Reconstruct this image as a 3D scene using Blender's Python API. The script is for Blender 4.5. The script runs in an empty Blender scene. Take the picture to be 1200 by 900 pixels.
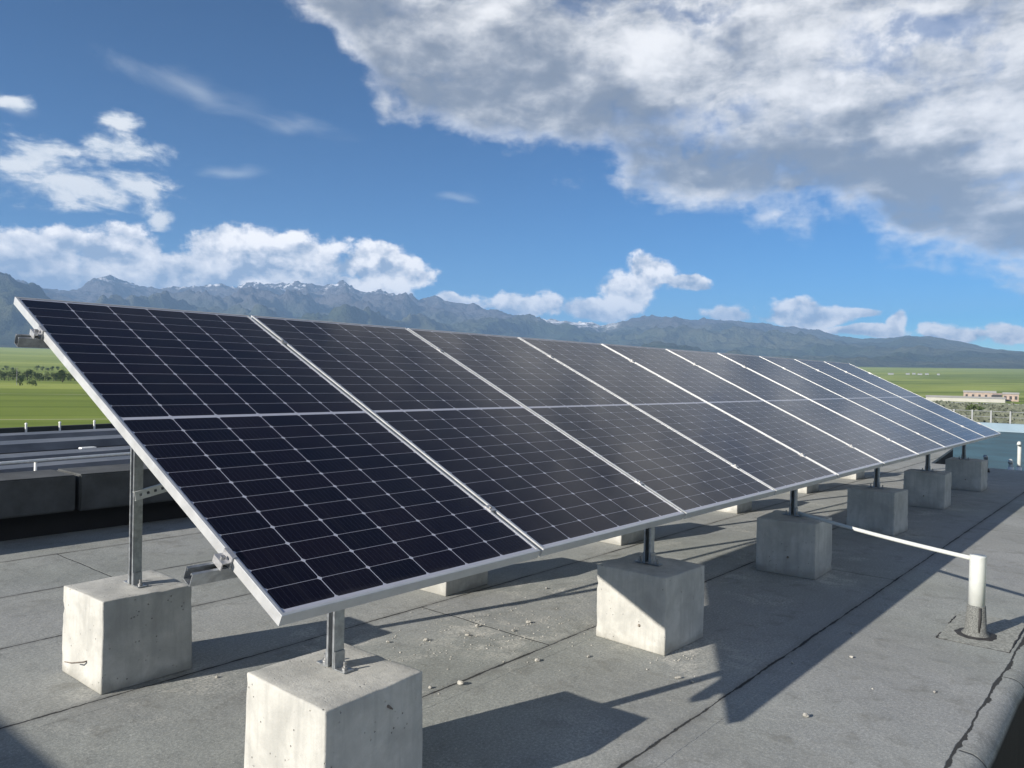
import bpy, bmesh, math, random
import numpy as np
from mathutils import Vector, Matrix, noise as mnoise
R = math.radians
rnd = random.Random(7)
scene = bpy.context.scene
C = scene.collection

# ------------------------------------------------------------------ camera
cam_d = bpy.data.cameras.new('camera')
cam_d.sensor_width = 36.0
cam_d.lens = 921.36 / 1200 * 36
cam_d.clip_start = 0.05
cam_d.clip_end = 80000
cam = bpy.data.objects.new('camera', cam_d)
C.objects.link(cam)
_r = Vector((0.64479293, -0.76406185, 0.02125002))
_d = Vector((0.00505458, -0.02353828, -0.99971016))
_f = Vector((0.76434058, 0.64471345, -0.01131531))
CAM = Vector((-1.22748, -1.83245, 1.38470))
cam.matrix_world = Matrix(((_r.x, -_d.x, -_f.x, CAM.x), (_r.y, -_d.y, -_f.y, CAM.y), (_r.z, -_d.z, -_f.z, CAM.z), (0, 0, 0, 1)))
scene.camera = cam

# ------------------------------------------------------------------ exposure
vs = scene.view_settings
vs.view_transform = 'Standard'
vs.look = 'None'
EXPO = 1.05
vs.exposure = EXPO
vs.gamma = 1.0
vs.use_curve_mapping = False
scene.cycles.use_denoising = True
scene.cycles.max_bounces = 8
scene.cycles.volume_bounces = 0

# ------------------------------------------------------------------ sun
SUN_EL = R(20.7)
SUN_DIR = Vector((-math.cos(SUN_EL) * math.cos(R(16)), math.cos(SUN_EL) * math.sin(R(16)), math.sin(SUN_EL)))
sun_d = bpy.data.lights.new('sun', 'SUN')
sun_d.energy = 5.0
sun_d.angle = R(0.5)
sun_d.color = (1.0, 0.93, 0.82)
sun = bpy.data.objects.new('sun', sun_d)
sun.rotation_euler = SUN_DIR.to_track_quat('Z', 'Y').to_euler()
sun.location = SUN_DIR * 30
C.objects.link(sun)


# ------------------------------------------------------------------ node helper
class NT:
    def __init__(self, tree):
        self.t = tree
        self.t.nodes.clear()

    def n(self, kind, **kw):
        nd = self.t.nodes.new(kind)
        for k, v in kw.items():
            setattr(nd, k, v)
        return nd

    def put(self, sock, v):
        if isinstance(v, bpy.types.NodeSocket):
            self.t.links.new(v, sock)
        elif v is not None:
            if sock.type == 'RGBA' and not isinstance(v, (int, float)) and len(v) == 3:
                v = (*v, 1)
            sock.default_value = v

    def m(self, op, a, b=None, c=None, clamp=False):
        nd = self.n('ShaderNodeMath', operation=op, use_clamp=clamp)
        for i, v in enumerate((a, b, c)):
            if v is not None:
                self.put(nd.inputs[i], v)
        return nd.outputs[0]

    def vm(self, op, a, b=None, out=0):
        nd = self.n('ShaderNodeVectorMath', operation=op)
        self.put(nd.inputs[0], a)
        if b is not None:
            if op == 'SCALE':
                self.put(nd.inputs['Scale'], b)
            else:
                self.put(nd.inputs[1], b)
        return nd.outputs[out]

    def mix(self, f, a, b):
        nd = self.n('ShaderNodeMix', data_type='RGBA')
        self.put(nd.inputs[0], f)
        self.put(nd.inputs[6], a)
        self.put(nd.inputs[7], b)
        return nd.outputs[2]

    def ss(self, v, lo, hi, a=0.0, b=1.0, smooth=True):
        nd = self.n('ShaderNodeMapRange', interpolation_type='SMOOTHSTEP' if smooth else 'LINEAR')
        self.put(nd.inputs[0], v)
        for i, x in zip((1, 2, 3, 4), (lo, hi, a, b)):
            self.put(nd.inputs[i], x)
        return nd.outputs[0]

    def noise(self, vec, scale, detail=4, rough=0.55, dist=0.0, color=False):
        nd = self.n('ShaderNodeTexNoise')
        self.put(nd.inputs['Vector'], vec)
        nd.inputs['Scale'].default_value = scale
        nd.inputs['Detail'].default_value = detail
        nd.inputs['Roughness'].default_value = rough
        nd.inputs['Distortion'].default_value = dist
        return nd.outputs[1 if color else 0]

    def sep(self, v):
        nd = self.n('ShaderNodeSeparateXYZ')
        self.put(nd.inputs[0], v)
        return nd.outputs

    def comb(self, x, y, z):
        nd = self.n('ShaderNodeCombineXYZ')
        for i, v in enumerate((x, y, z)):
            self.put(nd.inputs[i], v)
        return nd.outputs[0]

    def bump(self, h, strength, dist, normal=None):
        nd = self.n('ShaderNodeBump')
        nd.inputs['Strength'].default_value = strength
        nd.inputs['Distance'].default_value = dist
        self.put(nd.inputs['Height'], h)
        if normal is not None:
            self.put(nd.inputs['Normal'], normal)
        return nd.outputs[0]


# ------------------------------------------------------------------ world: Nishita sky with clouds
ELL = [(69.04, 11.3, 5.23, 1.55, 4.1, 1.0), (71.39, 12.91, 2.8, 1.49, 8.7, 1.0), (66.89, 13.67, 3.04, 0.93, -0.0, 0.9), (66.91, 15.22, 1.2, 0.51, 3.5, 0.85), (72.63, 15.74, 1.79, 0.44, -4.2, 0.7), (64.56, 9.83, 0.99, 0.65, 30.5, 0.8), (71.54, 6.73, 3.28, 2.18, 15.6, 0.62), (66.79, 7.16, 2.94, 2.06, 5.1, 0.8), (69.2, 5.34, 4.45, 1.07, 4.2, 0.55), (62.94, 6.46, 3.24, 1.69, 3.8, 0.7), (60.1, 7.68, 3.7, 2.05, 12.2, 0.85), (56.05, 7.48, 3.5, 2.1, 3.5, 0.88), (50.16, 7.55, 3.16, 1.61, 2.4, 1.08), (51.33, 6.11, 4.24, 1.32, 2.4, 1.0), (47.72, 6.86, 1.72, 0.97, 1.9, 1.0), (58.29, 5.48, 1.13, 0.82, 3.0, 1.1), (39.96, 5.18, 2.98, 1.11, 1.4, 1.02), (44.61, 5.31, 1.36, 0.56, 1.9, 0.8), (31.66, 6.27, 2.77, 1.45, 20.5, 1.05), (30.36, 7.36, 1.56, 1.32, 0.0, 1.05), (34.08, 5.03, 2.45, 0.86, 0.9, 0.95), (28.06, 6.52, 1.65, 0.54, -8.5, 0.85), (25.08, 4.48, 1.49, 0.48, 0.0, 0.8), (20.84, 4.65, 1.75, 0.93, -0.5, 1.0), (18.92, 4.23, 2.13, 0.75, -0.5, 0.95), (16.79, 4.39, 1.45, 0.39, -1.1, 0.75), (14.06, 3.63, 0.65, 1.0, -0.6, 1.05), (10.7, 3.28, 1.85, 0.7, -0.6, 1.05), (11.75, 3.5, 0.86, 0.6, -0.6, 1.05), (7.51, 3.35, 1.13, 0.73, -0.7, 0.9), (16.24, 3.19, 3.04, 0.34, 0.0, 0.9), (20.53, 3.42, 2.17, 0.35, 0.0, 0.85)]
BIG = [(61.49, 30.29), (58.68, 26.76), (56.37, 24.22), (52.82, 21.47), (51.31, 19.87), (50.07, 18.17), (47.31, 16.84), (42.99, 16.07), (38.03, 15.72), (34.31, 15.15), (31.82, 12.82), (28.18, 11.31), (24.66, 10.81), (20.98, 10.34), (17.46, 10.35), (16.43, 10.68), (14.85, 9.23), (12.84, 8.0), (10.42, 6.8), (7.25, 6.2), (3.08, 5.6)]
SKY_STRENGTH = 0.06
W = bpy.data.worlds.new('World')
scene.world = W
W.use_nodes = True
w = NT(W.node_tree)
sky = w.n('ShaderNodeTexSky', sky_type='NISHITA')
sky.sun_disc = False
sky.sun_elevation = SUN_EL
sky.sun_rotation = math.atan2(SUN_DIR.x, SUN_DIR.y)
sky.altitude = 2600
sky.air_density = 1.0
sky.dust_density = 0.6
sky.ozone_density = 2.0
hs = w.n('ShaderNodeHueSaturation')
hs.inputs['Saturation'].default_value = 1.72
hs.inputs['Value'].default_value = 0.80
gm = w.n('ShaderNodeGamma')
gm.inputs['Gamma'].default_value = 1.42
w.put(gm.inputs['Color'], w.vm('SCALE', sky.outputs[0], 0.2))
w.put(hs.inputs['Color'], w.vm('SCALE', gm.outputs[0], 5.0))
skycol = hs.outputs[0]
tc = w.n('ShaderNodeTexCoord')
D = w.vm('NORMALIZE', tc.outputs['Generated'])
dx, dy, dz = w.sep(D)
az = w.m('MULTIPLY', w.m('ARCTAN2', dy, dx), 180 / math.pi)
el = w.m('MULTIPLY', w.m('ARCSINE', dz), 180 / math.pi)
P0 = w.comb(w.m('MULTIPLY', az, -1), el, 0.0)
Dn = w.vm('MULTIPLY', D, (1, 1, 1.35))
nA = w.noise(Dn, 17, 9, 0.6)
nA2 = w.noise(w.vm('ADD', Dn, tuple(SUN_DIR * 0.012 + Vector((0, 0, 0.012)))), 17, 9, 0.6)
relief = w.m('SUBTRACT', nA, nA2)
nW = w.noise(Dn, 9, 3, 0.5, color=True)
nF = w.noise(Dn, 55, 6, 0.65)
nC = w.noise(Dn, 21, 4, 0.5)
nC2 = w.noise(w.vm('ADD', Dn, tuple(SUN_DIR * 0.012 + Vector((0, 0, 0.014)))), 21, 4, 0.5)
lump = w.m('SUBTRACT', nC, nC2)
P = w.vm('ADD', P0, w.vm('SCALE', w.vm('SUBTRACT', nW, (.5, .5, .5)), 2.4))
zz = w.m('ADD', w.m('MAXIMUM', dz, 0.0), 0.13)
PL = w.comb(w.m('DIVIDE', dx, zz), w.m('DIVIDE', dy, zz), 0.0)


def ell_field(items, vec):
    F = S = Y = B = None
    for (a0, e0, ra, re, rot, br) in items:
        mp = w.n('ShaderNodeMapping', vector_type='TEXTURE')
        mp.inputs['Location'].default_value = (-a0, e0, 0)
        mp.inputs['Rotation'].default_value = (0, 0, R(rot))
        mp.inputs['Scale'].default_value = (ra, re, 1)
        w.put(mp.inputs[0], vec)
        q = mp.outputs[0]
        f = w.m('SUBTRACT', 1.0, w.vm('LENGTH', q, out=1))
        y = w.sep(q)[1]
        wt = w.m('ADD', w.m('MAXIMUM', f, -0.5), 0.5001)
        wt = w.m('MULTIPLY', wt, wt)
        wy = w.m('MULTIPLY', wt, y)
        wb = w.m('MULTIPLY', wt, br)
        F = f if F is None else w.m('SMOOTH_MAX', F, f, 0.15)
        S = wt if S is None else w.m('ADD', S, wt)
        Y = wy if Y is None else w.m('ADD', Y, wy)
        B = wb if B is None else w.m('ADD', B, wb)
    S = w.m('ADD', S, 1e-5)
    return F, w.m('DIVIDE', Y, S), w.m('DIVIDE', B, S)


# cumulus puffs along the mountains and the patch at the left
nH = w.noise(w.vm('MULTIPLY', P, (0.22, 0.62, 1)), 1.0, 8, 0.6, 0.25)
Fs, Ys, Bs = ell_field(ELL[:6], P)
F, Yl, Br = ell_field(ELL[6:], P)
dC = w.m('ADD', w.m('ADD', F, 0.24), w.m('ADD', w.m('MULTIPLY', w.m('SUBTRACT', nA, 0.52), 2.1), w.m('MULTIPLY', w.m('SUBTRACT', nF, 0.5), 0.6)))
aC = w.ss(dC, 0.02, 0.40)
lit = w.m('ADD', w.ss(Yl, -0.8, 0.4, 0.50, 0.94), w.m('ADD', w.m('MULTIPLY', relief, 3.4), w.m('MULTIPLY', lump, 1.9)))
lit = w.m('ADD', lit, w.ss(dC, 0.2, 1.1, 0.06, -0.14))
lit = w.m('MULTIPLY', lit, Br)
lit = w.m('MINIMUM', w.m('MAXIMUM', lit, 0.25), 1.12)
colC = w.mix(w.ss(lit, 0.25, 1.0, smooth=False), (0.36, 0.44, 0.57), (1.6, 1.5, 1.38))
dS = w.m('ADD', w.m('ADD', Fs, 0.16), w.m('ADD', w.m('MULTIPLY', w.m('SUBTRACT', nH, 0.5), 2.6), w.m('MULTIPLY', w.m('SUBTRACT', nF, 0.5), 0.9)))
aS = w.ss(dS, 0.0, 0.75)
litS = w.m('ADD', w.ss(dS, 0.1, 1.0, 0.62, 1.0), w.m('MULTIPLY', w.m('SUBTRACT', nH, 0.52), 1.1))
colS = w.mix(w.ss(litS, 0.35, 1.0, smooth=False), (0.40, 0.50, 0.64), (1.02, 1.02, 1.0))
# big sheet of cloud over the upper right
fc = w.n('ShaderNodeFloatCurve')
cur = fc.mapping.curves[0]
pts = sorted((a / 90.0, e / 40.0) for a, e in BIG)
pts = [(0.0, 5.2 / 40)] + pts + [(0.76, 0.95), (1.0, 1.0)]
while len(cur.points) < len(pts):
    cur.points.new(0.5, 0.5)
for p_, (a_, e_) in zip(cur.points, pts):
    p_.location = (a_, e_)
    p_.handle_type = 'VECTOR'
fc.mapping.update()
w.put(fc.inputs['Value'], w.m('DIVIDE', w.sep(P)[0], -90.0, clamp=True))
elb = w.m('MULTIPLY', fc.outputs[0], 40.0)
nB = w.noise(PL, 1.5, 8, 0.58, 0.4)
nB2 = w.noise(w.vm('ADD', PL, (-.08, .03, 0)), 1.5, 8, 0.58, 0.4)
nL = w.noise(w.vm('MULTIPLY', PL, (1, 1, 1)), 0.55, 3, 0.5)
hgt = w.m('SUBTRACT', w.sep(P)[1], elb)
base = w.m('MINIMUM', w.m('DIVIDE', hgt, 4.2), 0.60)
nH2 = w.noise(w.vm('MULTIPLY', P, (0.10, 0.36, 1)), 1.0, 8, 0.58, 0.25)
holesF, _, _ = ell_field([(36.5, 25.6, 4.6, 2.0, 5, 1), (26.5, 16.9, 4.0, 1.6, 8, 1), (20.5, 12.6, 2.6, 0.8, 0, 1), (49.0, 19.4, 1.6, 1.0, 0, 1), (13.5, 21.8, 6.0, 1.6, 10, 1), (28, 24.6, 5, 1.0, 0, 1)], w.vm('ADD', P, w.vm('SCALE', w.vm('SUBTRACT', w.noise(Dn, 14, 5, 0.6, color=True), (.5, .5, .5)), 6.0)))
nE = w.noise(Dn, 10, 8, 0.62)
dB = w.m('ADD', base, w.m('ADD', w.m('MULTIPLY', w.m('SUBTRACT', nB, 0.5), 1.0), w.m('ADD', w.m('ADD', w.m('MULTIPLY', w.m('SUBTRACT', nE, 0.5), 1.4), w.m('MULTIPLY', w.m('SUBTRACT', nH2, 0.5), 1.1)), w.m('MULTIPLY', w.m('SUBTRACT', nA, 0.5), 0.9))))
overhead = w.ss(el, 26, 43, 1.0, 0.05)
gap = w.ss(w.m('ADD', holesF, w.m('MULTIPLY', w.m('SUBTRACT', nE, 0.5), 1.6)), -0.1, 0.75, 0.0, 0.62)
aB = w.m('MULTIPLY', w.ss(dB, -0.10, 0.58), w.m('MULTIPLY', overhead, w.m('SUBTRACT', 1.0, gap)))
hn = w.m('ADD', hgt, w.m('MULTIPLY', w.m('SUBTRACT', nL, 0.5), 9.0))
hn = w.m('ADD', hn, w.m('MULTIPLY', w.m('SUBTRACT', nB, 0.5), 5.0))
belly = w.m('MULTIPLY', w.ss(hn, -0.3, 2.8), w.ss(hn, 4.5, 10.0, 1.0, 0.30))
belly = w.m('MULTIPLY', belly, w.ss(dB, 0.05, 0.5))
nStr = w.noise(w.vm('MULTIPLY', PL, (1.7, 0.8, 1)), 1.3, 6, 0.6, 0.8)
litB = w.m('SUBTRACT', 0.98, w.m('MULTIPLY', belly, 0.74))
litB = w.m('ADD', litB, w.m('MULTIPLY', w.m('SUBTRACT', nStr, 0.5), 0.7))
litB = w.m('ADD', litB, w.m('MULTIPLY', w.m('SUBTRACT', nH2, 0.5), 1.5))
litB = w.m('ADD', litB, w.m('MULTIPLY', w.m('SUBTRACT', nB, nB2), 0.9))
nR = w.noise(Dn, 8, 4, 0.5)
nR2 = w.noise(w.vm('ADD', Dn, tuple(SUN_DIR * 0.03 + Vector((0, 0, 0.035)))), 8, 4, 0.5)
relief2 = w.m('SUBTRACT', nR, nR2)
litB = w.m('ADD', litB, w.m('ADD', w.m('MULTIPLY', relief, 0.9), w.m('MULTIPLY', relief2, 1.1)))
colB = w.mix(w.ss(litB, 0.1, 1.15), (0.25, 0.275, 0.32), (1.12, 1.1, 1.08))
# thin wisps
wisp, _, _ = ell_field([(62.0, 17.8, 7.5, 1.3, -12, 1), (55.5, 16.6, 5.0, 1.0, -8, 1), (73.0, 15.6, 2.0, .6, -15, 1), (44.5, 12.6, 2.6, 0.6, 0, 1), (60, 13.2, 3, .7, 5, 1)], P)
nS = w.noise(w.vm('MULTIPLY', PL, (1.0, 1.0, 1)), 2.2, 7, 0.62, 1.2)
aW = w.m('MULTIPLY', w.ss(w.m('ADD', wisp, w.m('MULTIPLY', w.m('SUBTRACT', nS, 0.52), 2.2)), 0.0, 1.3), 0.55)
k = 1.0 / SKY_STRENGTH / 2 ** EXPO
col = w.mix(aW, skycol, (0.75 * k, 0.8 * k, 0.85 * k))
colBk = w.vm('SCALE', colB, k)
colCk = w.vm('SCALE', colC, k)
col = w.mix(w.m('MULTIPLY', aB, 0.97), col, colBk)
col = w.mix(aS, col, w.vm('SCALE', colS, k))
col = w.mix(aC, col, colCk)
bg = w.n('ShaderNodeBackground')
bg.inputs['Strength'].default_value = SKY_STRENGTH
w.put(bg.inputs['Color'], col)
wo = w.n('ShaderNodeOutputWorld')
w.t.links.new(bg.outputs[0], wo.inputs['Surface'])


# ------------------------------------------------------------------ object helpers
def tag(o, label=None, cat=None, group=None, kind=None):
    if label:
        o['label'] = label
    if cat:
        o['category'] = cat
    if group:
        o['group'] = group
    if kind:
        o['kind'] = kind
    return o


def thing(name, label, cat, loc=(0, 0, 0), rot=(0, 0, 0), group=None):
    o = bpy.data.objects.new(name, None)
    o.empty_display_size = 0.2
    C.objects.link(o)
    o.location = loc
    o.rotation_euler = rot
    return tag(o, label, cat, group)


def obj(name, bm, mat, parent=None, smooth=False, loc=None):
    bmesh.ops.recalc_face_normals(bm, faces=bm.faces[:])
    me = bpy.data.meshes.new(name)
    bm.to_mesh(me)
    bm.free()
    me.materials.append(mat)
    if smooth:
        me.polygons.foreach_set('use_smooth', [True] * len(me.polygons))
    o = bpy.data.objects.new(name, me)
    C.objects.link(o)
    if parent:
        o.parent = parent
    if loc:
        o.location = loc
    return o


def dup(root, loc, label=None, group=None):
    r = root.copy()
    C.objects.link(r)
    r.location = loc
    if label:
        r['label'] = label
    if group:
        r['group'] = group
    for ch in list(root.children):
        c = ch.copy()
        C.objects.link(c)
        c.parent = r
        for g in list(ch.children):
            d = g.copy()
            C.objects.link(d)
            d.parent = c
    return r


def box(bm, x0, x1, y0, y1, z0, z1, M=None):
    vs = [bm.verts.new((x, y, z)) for z in (z0, z1) for y in (y0, y1) for x in (x0, x1)]
    if M is not None:
        for v in vs:
            v.co = M @ v.co
    for f in ((0, 2, 3, 1), (4, 5, 7, 6), (0, 1, 5, 4), (2, 6, 7, 3), (0, 4, 6, 2), (1, 3, 7, 5)):
        bm.faces.new([vs[i] for i in f])
    return vs


def prism(bm, prof, M0, M1):
    """extrude a closed 2-D profile between two frames (matrices)"""
    a = [bm.verts.new(M0 @ Vector((p[0], p[1], 0))) for p in prof]
    b = [bm.verts.new(M1 @ Vector((p[0], p[1], 0))) for p in prof]
    n = len(prof)
    for i in range(n):
        bm.faces.new((a[i], a[(i + 1) % n], b[(i + 1) % n], b[i]))
    bm.faces.new(a[::-1])
    bm.faces.new(b)


def tube(bm, pts, rad, seg=12, caps=True):
    pts = [Vector(p) for p in pts]
    rads = rad if isinstance(rad, (list, tuple)) else [rad] * len(pts)
    rings = []
    for i, p in enumerate(pts):
        t = (pts[min(i + 1, len(pts) - 1)] - pts[max(i - 1, 0)]).normalized()
        up = Vector((0, 0, 1)) if abs(t.z) < 0.9 else Vector((1, 0, 0))
        u = t.cross(up).normalized()
        v = u.cross(t)
        rings.append([bm.verts.new(p + (u * math.cos(2 * math.pi * k / seg) + v * math.sin(2 * math.pi * k / seg)) * rads[i]) for k in range(seg)])
    for a, b in zip(rings, rings[1:]):
        for k in range(seg):
            bm.faces.new((a[k], a[(k + 1) % seg], b[(k + 1) % seg], b[k]))
    if caps:
        bm.faces.new(rings[0][::-1])
        bm.faces.new(rings[-1])


def frame(origin, ux, uy):
    ux = Vector(ux)
    uy = Vector(uy)
    uz = ux.cross(uy)
    return Matrix(((ux.x, uy.x, uz.x, origin[0]), (ux.y, uy.y, uz.y, origin[1]), (ux.z, uy.z, uz.z, origin[2]), (0, 0, 0, 1)))


# ------------------------------------------------------------------ materials
def material(name):
    m = bpy.data.materials.new(name)
    m.use_nodes = True
    t = NT(m.node_tree)
    out = t.n('ShaderNodeOutputMaterial')
    p = t.n('ShaderNodeBsdfPrincipled')
    t.t.links.new(p.outputs[0], out.inputs['Surface'])
    return m, t, p


def simple(name, col, rough=0.6, metal=0.0, var=0.12, scale=20, bump=0.0, bscale=None, spec=0.5):
    m, t, p = material(name)
    co = t.n('ShaderNodeTexCoord').outputs['Object']
    n = t.noise(co, scale, 5, 0.6)
    c = t.mix(t.ss(n, 0.3, 0.7), tuple(x * (1 - var) for x in col), tuple(min(1, x * (1 + var)) for x in col))
    t.put(p.inputs['Base Color'], c)
    p.inputs['Metallic'].default_value = metal
    t.put(p.inputs['Roughness'], t.ss(n, 0.2, 0.8, max(0, rough - 0.06), min(1, rough + 0.06)))
    p.inputs['Specular IOR Level'].default_value = spec
    if bump:
        t.put(p.inputs['Normal'], t.bump(t.noise(co, bscale or scale * 6, 4, 0.6), 1.0, bump))
    return m


M = {}
M['galv'] = simple('galvanised_steel', (0.33, 0.35, 0.37), 0.46, 0.75, 0.22, 35)
M['alu'] = simple('anodised_aluminium', (0.56, 0.57, 0.58), 0.42, 0.45, 0.05, 15)
M['clamp'] = simple('clamp_aluminium', (0.48, 0.48, 0.49), 0.4, 0.6, 0.05, 60)
M['bolt'] = simple('zinc_bolt', (0.35, 0.35, 0.35), 0.45, 0.8, 0.2, 200)
M['pvc'] = simple('white_pvc', (0.54, 0.56, 0.54), 0.4, 0, 0.06, 12)
M['cable'] = simple('black_cable', (0.015, 0.015, 0.015), 0.5, 0, 0.1, 20)
M['backsheet'] = simple('white_backsheet', (0.62, 0.63, 0.65), 0.6, 0, 0.03, 5)
M['white'] = simple('white_paint', (0.75, 0.76, 0.75), 0.5, 0, 0.08, 6)
M['rust'] = simple('rusty_wire', (0.20, 0.17, 0.145), 0.8, 0.2, 0.3, 80)


def concrete_mat():
    m, t, p = material('cast_concrete')
    co = t.n('ShaderNodeTexCoord').outputs['Object']
    rn = t.n('ShaderNodeObjectInfo').outputs['Random']
    co = t.vm('ADD', co, t.comb(t.m('MULTIPLY', rn, 17.0), t.m('MULTIPLY', rn, 5.0), 0.0))
    big = t.noise(co, 5.5, 5, 0.62, 0.3)
    streak = t.noise(t.vm('MULTIPLY', co, (30, 30, 3.5)), 1.0, 4, 0.6)
    fine = t.noise(co, 120, 4, 0.65)
    c = t.mix(t.ss(big, 0.3, 0.72), (0.35, 0.352, 0.335), (0.53, 0.527, 0.495))
    c = t.mix(t.ss(streak, 0.42, 0.75, 0, 0.45), c, (0.28, 0.282, 0.27))
    c = t.mix(t.ss(fine, 0.35, 0.7, 0, 0.3), c, (0.40, 0.39, 0.36))
    vo = t.n('ShaderNodeTexVoronoi')
    vo.inputs['Scale'].default_value = 38
    t.put(vo.inputs['Vector'], co)
    pit = t.m('MULTIPLY', t.ss(vo.outputs['Distance'], 0.06, 0.16, 1, 0), t.ss(t.noise(co, 9, 2), 0.48, 0.60))
    c = t.mix(t.m('MULTIPLY', pit, 0.75), c, (0.13, 0.125, 0.115))
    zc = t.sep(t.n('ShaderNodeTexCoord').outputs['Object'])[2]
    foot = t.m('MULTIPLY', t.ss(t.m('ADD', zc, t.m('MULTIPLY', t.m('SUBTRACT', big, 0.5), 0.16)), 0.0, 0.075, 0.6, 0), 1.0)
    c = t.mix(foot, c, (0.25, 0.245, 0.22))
    t.put(p.inputs['Base Color'], c)
    p.inputs['Roughness'].default_value = 0.88
    p.inputs['Specular IOR Level'].default_value = 0.25
    h = t.m('ADD', t.m('MULTIPLY', fine, 0.5), t.m('ADD', t.m('MULTIPLY', big, 1.5), t.m('MULTIPLY', pit, -1.6)))
    t.put(p.inputs['Normal'], t.bump(h, 0.7, 0.004))
    return m


M['concrete'] = concrete_mat()


def roof_mat():
    m, t, p = material('mineral_roof_membrane')
    co = t.n('ShaderNodeTexCoord').outputs['Object']
    x, y, z = t.sep(co)
    wob = t.noise(co, 3.0, 4, 0.6)
    wob2 = t.noise(co, 28.0, 3, 0.6)
    yy = t.m('ADD', y, t.m('ADD', t.m('MULTIPLY', t.m('SUBTRACT', wob, 0.5), 0.022), t.m('MULTIPLY', t.m('SUBTRACT', wob2, 0.5), 0.010)))
    # strips run along the roof edge, one roll wide
    u = t.m('DIVIDE', t.m('ADD', yy, 0.36), 0.955)
    row = t.m('FLOOR', u)
    fr = t.m('FRACT', u)
    d1 = t.m('MULTIPLY', t.m('MINIMUM', fr, t.m('SUBTRACT', 1.0, fr)), 0.955)
    inner = t.ss(yy, -1.18, -1.16, 0, 1)
    sw = t.ss(t.noise(co, 4.0, 4, 0.7), 0.35, 0.7, 0.003, 0.013)
    seam = t.m('MULTIPLY', t.m('SUBTRACT', 1.0, t.ss(t.m('DIVIDE', d1, sw), 0.35, 1.0)), inner)
    # end laps of the rolls
    xo = t.m('ADD', t.m('ADD', x, t.m('MULTIPLY', t.m('SUBTRACT', wob, 0.5), 0.04)), t.m('MULTIPLY', t.m('FRACT', t.m('MULTIPLY', t.m('ADD', row, 10.0), 0.377)), 7.3))
    fx = t.m('FRACT', t.m('DIVIDE', t.m('SUBTRACT', xo, 3.07), 7.3))
    dX = t.m('MULTIPLY', t.m('MINIMUM', fx, t.m('SUBTRACT', 1.0, fx)), 7.3)
    seam = t.m('MAXIMUM', seam, t.m('MULTIPLY', t.ss(dX, 0.002, 0.007, 0.9, 0), inner))
    # split, bitumen smeared lap of the edge flashing
    crackw = t.m('ADD', 0.005, t.m('MULTIPLY', t.ss(t.noise(co, 7, 3, 0.6), 0.45, 0.75), 0.013))
    dc = t.m('ABSOLUTE', t.m('ADD', t.m('ADD', y, 1.232), t.m('MULTIPLY', t.m('SUBTRACT', t.noise(co, 3.5, 5, 0.6), 0.5), 0.05)))
    crack = t.m('SUBTRACT', 1.0, t.m('MINIMUM', t.m('DIVIDE', dc, crackw), 1.0))
    crack = t.ss(crack, 0.05, 0.4)
    fx2 = t.m('FRACT', t.m('ADD', t.m('ADD', x, t.m('MULTIPLY', wob, 0.06)), 0.82))
    d3 = t.m('MINIMUM', fx2, t.m('SUBTRACT', 1.0, fx2))
    edge = t.m('MULTIPLY', t.ss(d3, 0.003, 0.010, 0.8, 0), t.ss(y, -1.245, -1.235, 1, 0))
    line = t.m('MAXIMUM', seam, t.m('MAXIMUM', crack, edge))
    # mineral granules
    g1 = t.noise(co, 210, 3, 0.8)
    g2 = t.noise(co, 75, 5, 0.75)
    big = t.noise(co, 1.3, 6, 0.62, 0.2)
    mid = t.noise(co, 6.5, 5, 0.65, 0.4)
    c = t.mix(t.ss(big, 0.3, 0.7), (0.25, 0.268, 0.250), (0.355, 0.375, 0.350))
    hue = t.noise(co, 0.5, 3, 0.5)
    c = t.mix(t.ss(hue, 0.35, 0.65, 0, 0.5), c, (0.37, 0.372, 0.385))
    c = t.mix(t.ss(mid, 0.5, 0.78, 0, 0.7), c, (0.17, 0.175, 0.16))
    rowt = t.n('ShaderNodeTexWhiteNoise', noise_dimensions='1D')
    t.put(rowt.inputs['W'], row)
    c = t.mix(t.m('MULTIPLY', rowt.outputs[0], 0.30), c, (0.42, 0.425, 0.39))
    gg = t.m('MULTIPLY', g1, g2)
    c = t.mix(t.ss(gg, 0.12, 0.36, 0.62, 0), c, (0.13, 0.135, 0.14))
    c = t.mix(t.ss(gg, 0.28, 0.48, 0, 0.52), c, (0.72, 0.72, 0.72))
    # pale cement dust dropped round the blocks, scuffs
    dusty = t.m('MULTIPLY', t.ss(t.noise(co, 2.3, 6, 0.7, 0.6), 0.52, 0.75), t.ss(g2, 0.4, 0.62))
    dusty = t.m('MULTIPLY', dusty, t.m('MULTIPLY', t.ss(y, -0.5, 0.3), t.ss(y, 1.9, 1.3)))
    near = None
    for bx, by, br in ((2.38, 0.0, .42), (1.95, .95, .55), (2.8, 1.25, .4), (0.36, 1.62, .36), (.42, .2, .3), (4.45, .1, .4), (6.6, .1, .35), (1.3, 1.5, .35)):
        d_ = t.ss(t.vm('LENGTH', t.vm('SUBTRACT', co, (bx, by, 0)), out=1), br * .25, br, 1, 0)
        near = d_ if near is None else t.m('MAXIMUM', near, d_)
    spill = t.m('MULTIPLY', near, t.m('MULTIPLY', t.ss(t.noise(co, 5.0, 6, 0.7, 0.5), 0.46, 0.66), t.ss(g2, 0.36, 0.58)))
    dusty = t.m('MAXIMUM', dusty, spill)
    pud = t.noise(co, 0.9, 4, 0.55, 0.3)
    ring = t.m('MULTIPLY', t.ss(t.m('ABSOLUTE', t.m('SUBTRACT', pud, 0.55)), 0.0, 0.022, 1, 0), t.ss(mid, 0.4, 0.6))
    c = t.mix(t.m('MULTIPLY', ring, 0.30), c, (0.16, 0.16, 0.145))
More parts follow.
